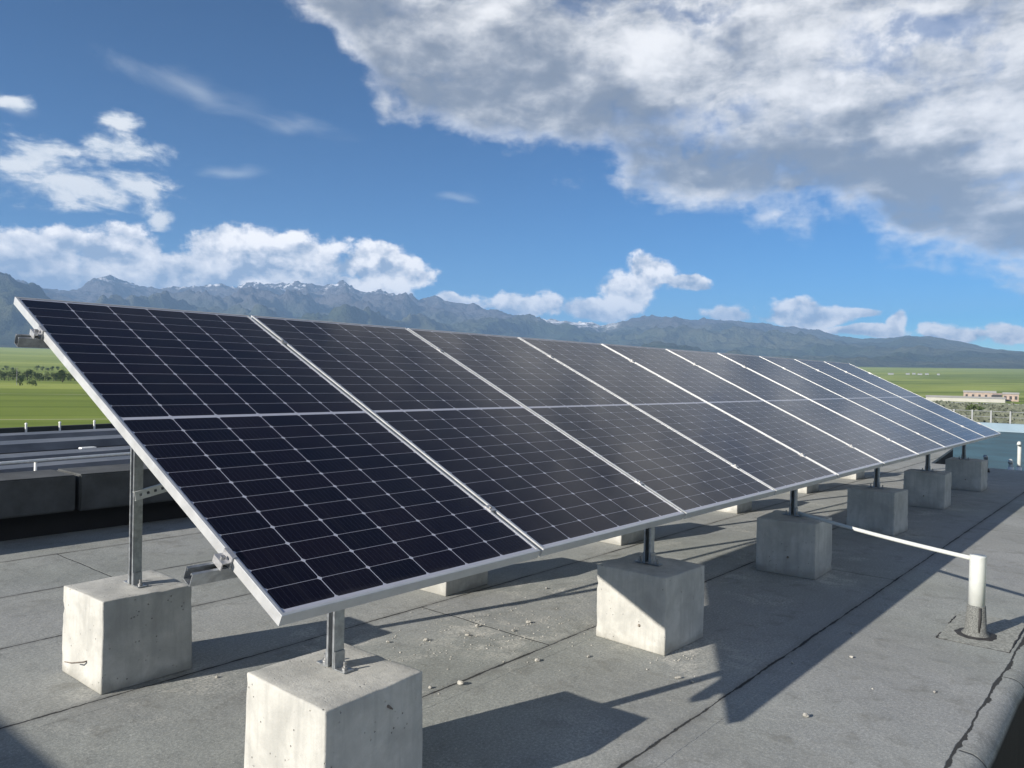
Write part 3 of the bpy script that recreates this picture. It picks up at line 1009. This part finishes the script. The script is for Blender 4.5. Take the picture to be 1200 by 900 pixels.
offs = {('front', 0): (.385, .262, 0.5), ('front', 1): (2.47, .285, -2.0), ('front', 2): (4.52, .275, 2.5), ('front', 3): (6.66, .285, -3.0), ('front', 4): (8.68, .30, 2.0), ('front', 5): (10.70, .27, -1.0),
        ('rear', 0): (.392, 1.795, 0.5), ('rear', 1): (2.44, 1.80, 1.0), ('rear', 2): (4.50, 1.81, -1.5), ('rear', 3): (6.68, 1.80, 2), ('rear', 4): (8.72, 1.80, -1), ('rear', 5): (10.66, 1.80, 1)}
for i, (row, k_, lab) in enumerate(blocks):
    x, y, rz = offs[(row, k_)]
    b = thing('concrete_block', lab, 'concrete block', (x, y, 0), (0, 0, R(rz)), 'concrete ballast blocks under the posts')
    w_, d_ = (0.405, 0.425) if row == 'front' else (0.405, 0.40)
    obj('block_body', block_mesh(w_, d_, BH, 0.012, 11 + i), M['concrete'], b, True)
    # tie-hole left by the formwork on the near faces
    if (row, k_) in (('front', 0), ('front', 1), ('front', 2), ('front', 4), ('front', 5)):
        bm = bmesh.new()
        px, pz = {0: (0.04, .33), 1: (0.06, .12), 2: (0.02, .13), 4: (0.0, .13), 5: (.03, .14)}[k_]
        fy = k_ == 0
        if fy:
            tube(bm, [(px, -d_ / 2 - .001 + .012, pz), (px + .004, -d_ / 2 + .001, pz - .004), (px + .012, -d_ / 2 - .012, pz - .012)], [.006, .005, .002], 6)
        else:
            tube(bm, [(-w_ / 2 + .012, -px, pz), (-w_ / 2 + .0005, -px, pz), (-w_ / 2 - .006, -px, pz - .001)], [.009, .008, .003], 8)
        obj('tie_stub', bm, M['rust'], b, True)
    if (row, k_) == ('rear', 0):
        bm = bmesh.new()
        tube(bm, [(-w_ / 2 + .01, -.06, .11), (-w_ / 2 - .012, -.055, .108), (-w_ / 2 - .045, -.02, .104), (-w_ / 2 - .055, .03, .10)], [.004, .0035, .003, .002], 6)
        obj('wire_stub', bm, M['rust'], b, True)

# ------------------------------------------------------------------ vent pole with conduit
vp = thing('vent_pipe', 'white plastic pipe standing in a grey felt sleeve near the roof edge, at the right', 'pipe', (3.756, -1.02, 0), (R(0.5), R(-1.0), 0))
bm = bmesh.new()
tube(bm, [(0, 0, 0.15), (0, 0, 0.36), (-.004, 0, 0.440), (-.004, 0, .446), (-.004, 0, .4461), (-.004, 0, .41)], [.041, .041, .041, .0405, .036, .036], 28)
obj('upper_pipe', bm, M['pvc'], vp, True)
M['sleeve'] = simple('granular_felt', (0.13, 0.135, 0.13), 0.95, 0, 0.5, 160)
bm = bmesh.new()
tube(bm, [(0, 0, -0.01), (0, 0, 0.008), (0, 0, 0.03), (0, 0, 0.165), (0, 0, 0.172)], [0.078, 0.072, 0.054, 0.046, 0.043], 24)
sl = obj('sleeve', bm, M['sleeve'], vp, True)
M['tar'] = simple('black_bitumen', (0.025, 0.025, 0.026), 0.75, 0, 0.3, 30, 0.004, 50)
bm = bmesh.new()
tube(bm, [(-.043, -.022, 0.02), (-.040, -.024, 0.10), (-.038, -.025, 0.165)], [.007, .009, .006], 6)
obj('tar_bead', bm, M['tar'], sl, True)
bm = bmesh.new()
ring = []
for i in range(48):
    a = 2 * math.pi * i / 48
    r_ = 0.098 + 0.022 * mnoise.noise(Vector((math.cos(a) * 2, math.sin(a) * 2, 4)))
    ring.append(bm.verts.new((r_ * math.cos(a), r_ * math.sin(a), 0.010)))
c_ = bm.verts.new((0, 0, 0.012))
lo = [bm.verts.new((v.co.x * 1.12, v.co.y * 1.12, 0.0005)) for v in ring]
for i in range(48):
    j = (i + 1) % 48
    bm.faces.new((c_, ring[i], ring[j]))
    bm.faces.new((ring[i], lo[i], lo[j], ring[j]))
obj('tar_collar', bm, M['tar'], vp, True)
# square flashing patch
M['patch'] = simple('flashing_felt', (0.25, 0.258, 0.238), 0.95, 0, 0.35, 90)
bm = bmesh.new()
box(bm, -0.20, 0.42, -0.185, 0.150, 0.0015, 0.0055)
bmesh.ops.subdivide_edges(bm, edges=bm.edges[:], cuts=6, use_grid_fill=True)
for v in bm.verts:
    if v.co.z > 0.003:
        v.co.z += 0.0015 * mnoise.noise(v.co * 12)
    v.co.x += .006 * mnoise.noise(v.co * 9)
    v.co.y += .006 * mnoise.noise(v.co * 9 + Vector((3, 3, 3)))
obj('flashing_patch', bm, M['patch'], vp)
for a, b in (((-.20, -.187), (.42, -.187)), ((-.202, -.184), (-.202, .15)), ((-.198, .152), (-.10, .152)), ((.12, .152), (.30, .150))):
    A = Vector((*a, 0.003)); Bv = Vector((*b, 0.003))
    bm = bmesh.new()
    pts = [A.lerp(Bv, i / 16) + Vector((rnd.uniform(-.004, .004), rnd.uniform(-.004, .004), 0)) for i in range(17)]
    tube(bm, pts, [rnd.uniform(.002, .006) for _ in pts], 5)
    obj('tar_seam', bm, M['tar'], vp, True)

bm = bmesh.new()
A = Vector((XP[2] - 0.012, Y_F - 0.045, 0.418))
Bv = Vector((3.735, -0.985, 0.428))
pts = []
for i in range(25):
    s = i / 24
    p = A.lerp(Bv, s)
    p.z -= 0.010 * math.sin(math.pi * s)
    pts.append(p)
tube(bm, pts, 0.0125, 12)
tag(obj('conduit', bm, M['pvc'], None, True), 'thin white conduit slung from a front post foot to the white pipe', 'conduit')


def gooseneck(x, y, h, rad, label):
    g = thing('vent_pipe', label, 'pipe', (x, y, 0), (0, 0, 0), 'white vent pipes at the far end of the roof')
    bm = bmesh.new()
    pts = [(0, 0, -.32), (0, 0, h - .10)]
    for k_ in range(1, 7):
        a = k_ / 6 * R(100)
        pts.append((-.055 * (1 - math.cos(a)), .0, h - .10 + .07 * math.sin(a)))
    pts.append((-.09, 0, h - .06))
    tube(bm, pts, rad, 14)
    obj('upright', bm, M['pvc'], g, True)
    bm = bmesh.new()
    tube(bm, [(0, 0, -.318), (0, 0, -.20), (0, 0, .02)], [rad * 2.2, rad * 1.35, rad * 1.3], 14)
    obj('pipe_collar', bm, M['white'], g, True)
    return g


gooseneck(14.35, .14, 0.46, 0.030, 'tall white gooseneck vent pipe at the far right on the blue roof')
gooseneck(14.22, .24, 0.16, 0.034, 'short stubby white vent pipe beside the tall gooseneck pipe')
g3 = thing('vent_pipe', 'dark-footed grey vent pipe just behind the farthest front block', 'pipe', (13.25, .45, 0))
bm = bmesh.new()
tube(bm, [(0, 0, 0.0), (0, 0, 0.05), (0, 0, .06)], [.06, .05, .04], 14)
obj('pipe_collar', bm, M['cable'], g3, True)
bm = bmesh.new()
tube(bm, [(0, 0, 0.05), (0, 0, .2), (-.02, 0, .24), (-.07, 0, .25)], [.032, .032, .032, .03], 14)
obj('upright', bm, M['galv'], g3, True)

# ------------------------------------------------------------------ loose stones and crumbs
M['stone'] = simple('concrete_crumb', (0.36, 0.35, 0.32), 0.9, 0, 0.35, 60)


def stone_bm(seed, s):
    rr = random.Random(seed)
    bm = bmesh.new()
    bmesh.ops.create_icosphere(bm, subdivisions=2, radius=s)
    off = Vector((rr.uniform(0, 50), rr.uniform(0, 50), rr.uniform(0, 50)))
    sc = Vector((rr.uniform(.8, 1.4), rr.uniform(.7, 1.0), rr.uniform(.45, .7)))
    for v in bm.verts:
        v.co *= 1 + 0.55 * mnoise.noise(v.co / s * 0.9 + off)
        v.co = Vector((v.co.x * sc.x, v.co.y * sc.y, v.co.z * sc.z))
    zm = min(v.co.z for v in bm.verts)
    for v in bm.verts:
        v.co.z -= zm * 0.8
    return bm


stones = [((2.03, .87), .011), ((1.77, .50), .014), ((1.95, 1.06), .012), ((1.81, 1.00), .012), ((2.83, 1.26), .010), ((2.2, .9), .011), ((1.31, .57), .017), ((1.19, .64), .010),
          ((1.99, .35), .010), ((2.05, -.11), .011), ((2.05, -.18), .009), ((2.04, -.70), .013), ((2.61, -.43), .009), ((2.7, -1.04), .008), ((1.63, -.97), .010), ((.62, 1.42), .009), ((1.60, 1.10), .012), ((1.45, 1.22), .010), ((3.3, -.5), .009), ((2.9, -.62), .009)]
for i, ((x, y), s) in enumerate(stones):
    o = obj('stone_chip', stone_bm(i, s), M['stone'], None, False, (x, y, 0.001))
    o.rotation_euler = (0, 0, rnd.uniform(0, 6))
    tag(o, 'small pale concrete chip lying loose on the grey roof', 'stone', 'loose concrete chips on the roof')
bm = bmesh.new()
for i in range(400):
    if i < 260:
        x, y = rnd.gauss(1.95, .35), rnd.gauss(.95, .22)
    elif i < 330:
        x, y = rnd.gauss(2.35, .3), rnd.gauss(-.02, .12)
    else:
        x, y = rnd.uniform(.6, 6), rnd.uniform(-.9, 1.6)
    s = rnd.uniform(.0015, .0055)
    ct_ = bm.verts.new((x, y, s * 1.1))
    base_ = [bm.verts.new((x + s * math.cos(a) * rnd.uniform(.7, 1.4), y + s * math.sin(a) * rnd.uniform(.7, 1.4), 0.0006)) for a in (0, 1.3, 2.5, 3.8, 5.1)]
    for a in range(5):
        bm.faces.new((ct_, base_[a], base_[(a + 1) % 5]))
tag(obj('cement_crumbs', bm, M['stone']), kind='stuff')

# ------------------------------------------------------------------ unseen box, added only to cast the shadow in the lower left corner
caster = thing('shadow_caster', 'unseen grey box left of the panels, added to cast the lower left shadow', 'shadow caster', (-3.41, 1.68, 0))
bm = bmesh.new()
box(bm, -.75, .62, -.7, .9, 0, .96)
obj('caster_wall', bm, M['concrete'], caster)
bm = bmesh.new()
box(bm, -.8, .67, -.75, .95, .9602, 1.02)
bmesh.ops.bevel(bm, geom=bm.edges[:], offset=.01, segments=2, affect='EDGES')
obj('caster_lid', bm, M['galv'], caster)

# ------------------------------------------------------------------ blue roof beyond the end of ours
M['shadedblue'] = simple('shaded_blue_roof', (0.045, 0.115, 0.15), 0.7, 0, 0.25, 0.8)  # blue roof, its shade put into a darker base colour
M['sunlitblue'] = simple('sunlit_blue_strip', (0.22, 0.30, 0.36), 0.6, 0, 0.1, 0.8)  # sunlit band at the far edge, painted as a paler blue
M['render'] = simple('grey_render', (0.38, 0.38, 0.37), 0.9, 0, 0.12, 1.5)
bb_ = thing('blue_roofed_building', 'building wing with a flat teal blue roof beyond the far end of the panels', 'building', (0, 0, 0))
bm = bmesh.new()
box(bm, 18.23, 33.0, -22, 30, FIELD, -0.36)
obj('wall', bm, M['render'], bb_)
bm = bmesh.new()
box(bm, 14.02, 18.22, -22, 1.30, FIELD, -0.36)
obj('wall', bm, M['render'], bb_)
def ribbed(x0, x1, y0, y1, zb, zt, step, rib, rh):
    bm = bmesh.new()
    prof = [(x0, zb), (x0, zt)]
    x = x0 + step
    while x + rib < x1:
        prof += [(x, zt), (x + rib * .25, zt + rh), (x + rib * .75, zt + rh), (x + rib, zt)]
        x += step
    prof += [(x1, zt), (x1, zb)]
    prism(bm, prof, frame((0, y0, 0), (1, 0, 0), (0, 0, 1)), frame((0, y1, 0), (1, 0, 0), (0, 0, 1)))
    return bm


obj('roof', ribbed(14.02, 18.22, -22, 1.30, -.355, -.32, 60, .04, .02), M['shadedblue'], bb_)
obj('roof', ribbed(18.23, 33.0, -22, 30, -.355, -.32, 60, .04, .02), M['shadedblue'], bb_)
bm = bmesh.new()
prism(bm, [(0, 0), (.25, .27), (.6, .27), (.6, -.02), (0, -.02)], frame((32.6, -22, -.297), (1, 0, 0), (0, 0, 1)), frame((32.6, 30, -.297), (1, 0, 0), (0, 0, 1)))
obj('coping', bm, M['sunlitblue'], bb_)
M['dullwhite'] = simple('dull_white_paint', (0.25, 0.26, 0.27), 0.6, 0, 0.12, 6)
gr = thing('guard_rail', 'pale metal guard rail with upright posts along the far edge of the blue roof', 'railing', (33.02, 0, -.025))
for i in range(36):
    y = -4 + i * 0.62
    bm = bmesh.new()
    box(bm, -.025, .025, y - .025, y + .025, 0, .46)
    obj('rail_post', bm, M['dullwhite'], gr)
bm = bmesh.new()
tube(bm, [(0.038, -4.2, .43), (0.038, 18, .43)], .011, 8)
obj('rail', bm, M['dullwhite'], gr, True)
bm = bmesh.new()
tube(bm, [(0.036, -4.2, .22), (0.036, 18, .22)], .009, 8)
obj('rail', bm, M['dullwhite'], gr, True)

# ------------------------------------------------------------------ lower grey building behind the parapet at the left
M['greyroof'] = simple('grey_metal_roof', (0.085, 0.088, 0.10), 0.55, 0.1, 0.35, 0.35)
M['paleroof'] = simple('pale_metal_ridge', (0.135, 0.14, 0.15), 0.5, 0.1, 0.3, 0.4)
M['darkkerb'] = simple('dark_kerb', (0.03, 0.035, 0.035), 0.9, 0, 0.2, 1)
gb = thing('grey_roofed_building', 'long lower building with a ribbed grey metal roof behind the parapet', 'building', (0, 0, 0))
RZ = -2.9
ang = R(8)
dirx = Vector((math.cos(ang), math.sin(ang), 0))
diry = Vector((-math.sin(ang), math.cos(ang), 0))
GF = frame((6, 28.6, 0), dirx, diry)
bm = bmesh.new()
box(bm, -60, 60, -21, 21, FIELD, RZ, GF)
obj('wall', bm, M['render'], gb)
bm = bmesh.new()
prof = [(-21, .003), (-21, .06)]
for i in range(14):
    y0 = -20 + i * 3.0
    prof += [(y0, .06), (y0 + .02, .12), (y0 + .2, .12), (y0 + .22, .06)]
prof += [(21, .06), (21, .003)]
prism(bm, prof, GF @ frame((-60, 0, RZ), (0, 1, 0), (0, 0, 1)), GF @ frame((60, 0, RZ), (0, 1, 0), (0, 0, 1)))
obj('roof', bm, M['greyroof'], gb)
for (y0, y1, h) in ((1.3, 3.2, .34), (5.0, 7.2, .34), (10.5, 13.2, .36), (16.2, 18.6, .3)):
    bm = bmesh.new()
    prism(bm, [(y0, 0), (y0 + .35, h), (y1 - .35, h), (y1, 0)], GF @ frame((-60, 0, RZ + .125), (0, 1, 0), (0, 0, 1)), GF @ frame((60, 0, RZ + .125), (0, 1, 0), (0, 0, 1)))
    obj('roof_ridge', bm, M['paleroof'], gb)
bm = bmesh.new()
box(bm, -60, 60, -20.9, 0.6, RZ + .125, RZ + .15, GF)
obj('roof_dark_strip', bm, M['darkkerb'], gb)  # flat dark strip over the near side of the grey roof
bm = bmesh.new()
box(bm, -60, 60, 21.003, 21.4, FIELD, RZ + .50, GF)
obj('kerb', bm, M['darkkerb'], gb)
for k_, (xk, lab) in enumerate(((13.2, 'short white post on the dark kerb, nearest the left edge'), (15.2, 'short white post on the dark kerb, middle of three'), (17.4, 'short white post on the dark kerb, closest to the panel edge'))):
    bm = bmesh.new()
    c0 = GF @ Vector((xk, 20.92, 0))
    tube(bm, [(0, 0, 0), (0, 0, .58), (0, 0, .581), (0, 0, .66)], [.06, .06, .085, .05], 10)
    o = obj('marker_post', bm, M['white'], None, False, (c0.x, c0.y, RZ + .12))
    tag(o, lab, 'post', 'short white posts on the dark kerb')
rl = thing('guard_rail', 'thin white guard rail crossing the lower grey roof behind the parapet', 'railing', (0, 0, 0))
ry = -3.0
for xk in (-24, -17, -10, -4.4, 1.75, 9.6, 16, 23):
    bm = bmesh.new()
    c0 = GF @ Vector((xk, ry, 0))
    tube(bm, [(c0.x, c0.y, RZ + .06), (c0.x, c0.y, RZ + 1.26)], .045, 8)
    obj('rail_post', bm, M['white'], rl, True)
bm = bmesh.new()
tube(bm, [GF @ Vector((-26, ry - .06, RZ + 1.24)), GF @ Vector((26, ry - .06, RZ + 1.24))], .05, 8)
obj('rail', bm, M['white'], rl, True)
bm = bmesh.new()
c0 = GF @ Vector((9.6, 7.9, 0))
box(bm, -.45, .45, -.3, .3, 0, .3)
bmesh.ops.bevel(bm, geom=bm.edges[:], offset=.12, segments=2, affect='EDGES')
tag(obj('roof_vent', bm, M['white'], None, False, (c0.x, c0.y, RZ + .12)), 'small white hooded vent on the lower grey roof', 'vent')


# ------------------------------------------------------------------ trees of the plain
def leaf_mat(name, a, b):
    m, t, p = material(name)
    co = t.n('ShaderNodeNewGeometry').outputs['Position']
    n = t.noise(co, 0.9, 4, 0.6)
    rn = t.n('ShaderNodeNewGeometry').outputs['Random Per Island']
    t.put(p.inputs['Base Color'], t.mix(t.m('ADD', t.m('MULTIPLY', n, .6), t.m('MULTIPLY', rn, .4)), a, b))
    p.inputs['Roughness'].default_value = 0.8
    p.inputs['Specular IOR Level'].default_value = 0.15
    return m


M['leaf'] = leaf_mat('foliage', (0.055, 0.085, 0.03), (0.12, 0.155, 0.06))
M['bark'] = simple('bark', (0.10, 0.08, 0.06), 0.9, 0, 0.3, 4)


def crown_bm(seed, h, wd, n=420):
    rr = random.Random(seed)
    bm = bmesh.new()
    lobes = [(Vector((rr.uniform(-.3, .3) * wd, rr.uniform(-.3, .3) * wd, h * rr.uniform(.18, .8))), rr.uniform(.22, .4) * wd) for _ in range(7)]
    for i in range(n):
        c, r_ = rr.choice(lobes)
        d = Vector((rr.gauss(0, 1), rr.gauss(0, 1), rr.gauss(0, .9))).normalized()
        p = c + d * r_ * rr.uniform(.55, 1.08)
        if p.z < h * .05:
            continue
        s = wd * rr.uniform(.035, .085)
        u = Vector((rr.gauss(0, 1), rr.gauss(0, 1), rr.gauss(0, 1))).normalized()
        v = u.orthogonal().normalized()
        bm.faces.new([bm.verts.new(p + q) for q in (u * s, v * s * .7, -u * s, -v * s * .7)])
    return bm


def make_tree(seed, h, wd):
    root = thing('tree', 'x', 'tree')
    bm = bmesh.new()
    tube(bm, [(0, 0, -.2), (0.02 * h, 0, h * .25), (0, .02 * h, h * .6)], [h * .03, h * .022, h * .008], 7)
    for k_ in range(4):
        a = k_ * 1.6 + seed
        tube(bm, [(0.015 * h, 0, h * .28), (math.cos(a) * wd * .25, math.sin(a) * wd * .25, h * .6)], [h * .014, h * .005], 5)
    obj('trunk', bm, M['bark'], root, True)
    bm = crown_bm(seed, h, wd)
    bmesh.ops.recalc_face_normals(bm, faces=bm.faces[:])
    me = bpy.data.meshes.new('crown')
    bm.to_mesh(me)
    bm.free()
    me.materials.append(M['leaf'])
    o = bpy.data.objects.new('crown', me)
    C.objects.link(o)
    o.parent = root
    return root


protos = [make_tree(1, 6.5, 5.5), make_tree(2, 4.2, 4.6), make_tree(3, 8.5, 6.5)]
used = [False] * 3


def place_tree(kind, azd, r, s, label, group):
    p = at(azd, r)
    if not used[kind]:
        o = protos[kind]
        used[kind] = True
        o.location = p
        o['label'] = label
        o['group'] = group
    else:
        o = dup(protos[kind], p, label, group)
    o.scale = (s, s, s)
    o.rotation_euler = (0, 0, rnd.uniform(0, 6))


GT = 'trees scattered over the green plain'
place_tree(0, 72.2, 455, .62, 'upright dark tree alone in the field beside the thin pole, at the far left', GT)
place_tree(1, 71.55, 450, .82, 'small round dark tree in the field, just right of the upright tree', GT)
place_tree(2, 69.9, 560, .95, 'broad leaning tree at the right end of the tree line by the panel edge', GT)
for i in range(26):
    place_tree(rnd.randrange(3), 73.8 - i * 0.2 + rnd.uniform(-.06, .06), 610 + rnd.uniform(-22, 22), rnd.uniform(.62, .95), 'leafy tree in the long tree line across the left fields', 'trees of the line across the left fields')
for i, a in enumerate((73.1, 72.9, 72.6, 71.3, 71.0, 70.75, 70.5, 70.2)):
    place_tree(rnd.randrange(2), a, 1150 + rnd.uniform(-30, 30), rnd.uniform(.8, 1.1), 'tiny distant tree on the pale field above the tree line', 'far trees on the pale left field')
bm = bmesh.new()
p = at(72.35, 470)
tube(bm, [(0, 0, -.2), (0, 0, 9.0)], [.16, .11], 8)
up_ = tag(obj('utility_pole', bm, M['dullwhite'], None, False, p), 'thin pale utility pole rising beside the upright tree in the left field', 'pole')
bm = bmesh.new()
box(bm, -.9, .9, -.26, -.14, 8.2, 8.35)
obj('crossarm', bm, M['bark'], up_)

# ------------------------------------------------------------------ far right: yard, shrubs, sheds, hamlet
M['shrub'] = leaf_mat('shrub_leaves', (0.07, 0.085, 0.06), (0.19, 0.20, 0.15))
bm = bmesh.new()
rr = random.Random(5)
for i in range(5200):
    azd = rr.uniform(2.5, 13.5)
    r = rr.uniform(130, 430)
    x = CAM.x + r * math.cos(R(azd))
    y = CAM.y + r * math.sin(R(azd))
    h = rr.uniform(.3, 2.1) * (1.4 if rr.random() < .15 else 1)
    s = rr.uniform(.4, 1.1)
    for _ in range(3):
        c = Vector((x + rr.uniform(-1.4, 1.4), y + rr.uniform(-1.4, 1.4), FIELD + h * rr.uniform(.3, 1)))
        u = Vector((rr.gauss(0, 1), rr.gauss(0, 1), rr.gauss(0, 1))).normalized()
        v = u.orthogonal().normalized()
        bm.faces.new([bm.verts.new(c + q) for q in (u * s, v * s, -u * s, -v * s)])
me = bpy.data.meshes.new('shrubs')
bm.to_mesh(me)
bm.free()
me.materials.append(M['shrub'])
sh = bpy.data.objects.new('shrubs', me)
C.objects.link(sh)
tag(sh, kind='stuff')
place_tree(1, 9.6, 300, 1.15, 'rounded pale bush standing in the shrubby yard at the far right', GT)

M['road'] = simple('pale_track', (0.42, 0.41, 0.38), 0.95, 0, 0.1, 0.05)
bm = bmesh.new()
quad([(at(-2, 480).x, at(-2, 480).y, FIELD + .05), (at(-2, 500).x, at(-2, 500).y, FIELD + .05), (at(16, 560).x, at(16, 560).y, FIELD + .05), (at(16, 535).x, at(16, 535).y, FIELD + .05)])
obj('road', bm, M['road'])['kind'] = 'structure'
M['pink'] = simple('pink_brick', (0.34, 0.27, 0.23), 0.9, 0, 0.15, 0.4)
M['cream'] = simple('cream_wall', (0.38, 0.375, 0.35), 0.85, 0, 0.06, 0.2)
M['darkpane'] = simple('dark_opening', (0.03, 0.03, 0.035), 0.4, 0, 0.1, 1)


def house(name, label, azd, r, wd, dp, h, wall, roofm, rise, win_n, group=None, yaw=None, lift=0):
    p = at(azd, r)
    b = thing(name, label, 'building', (p.x, p.y, p.z - .3), (0, 0, R(azd + 90) if yaw is None else R(yaw)), group)
    bm = bmesh.new()
    box(bm, -wd / 2, wd / 2, -dp / 2, dp / 2, 0, h)
    obj('wall', bm, wall, b)
    bm = bmesh.new()
    prism(bm, [(-dp / 2 - .4, h + .02), (0, h + rise), (dp / 2 + .4, h + .02)], frame((-wd / 2 - .3, 0, 0), (0, 1, 0), (0, 0, 1)), frame((wd / 2 + .3, 0, 0), (0, 1, 0), (0, 0, 1)))
    obj('roof', bm, roofm, b)
    for k_ in range(win_n):
        x = -wd / 2 + wd * (k_ + .5) / win_n
        for s in (-1, 1):
            bm = bmesh.new()
            y0, y1 = sorted((s * (dp / 2 + .02), s * (dp / 2 + .12)))
            box(bm, x - .7, x + .7, y0, y1, h * .3, h * .75)
            obj('window', bm, M['darkpane'], b)
    return b


house('long_shed', 'long low cream shed with a pale roof beyond the shrubby yard at the far right', 10.2, 560, 42, 12, 2.6, M['cream'], M['cream'], 1.0, 0)
house('brick_house', 'pink brick house behind the long cream shed, the wider and more left one', 9.4, 660, 20, 10, 5.2, M['pink'], M['cream'], 1.4, 5)
house('brick_house', 'pink brick house with a dark gap beside it, at the right photo edge', 7.75, 620, 9, 8, 5.0, M['pink'], M['cream'], 1.2, 3)
house('brick_house', 'small brown gatehouse between the two pink houses', 8.45, 605, 5, 6, 4.6, M['darkpane'], M['pink'], 1.0, 1)
for azd, r, wd, lab in ((14.45, 2350, 20, 'long white farmhouse alone at the foot of the right hills, beside the panel edge'), (13.45, 2400, 14, 'small white house of the distant hamlet, leftmost'), (13.1, 2450, 12, 'small white house of the distant hamlet, second from the left'), (12.75, 2380, 16, 'small white house of the distant hamlet, middle'), (12.35, 2420, 13, 'small white house of the distant hamlet, rightmost of the cluster'), (11.7, 2400, 9, 'tiny white hut standing apart right of the distant hamlet')):
    house('farmhouse', lab, azd, r, wd * .7, 7, 3.4, M['dullwhite'], M['dullwhite'], 1.2, 0, 'white houses of the distant hamlet')
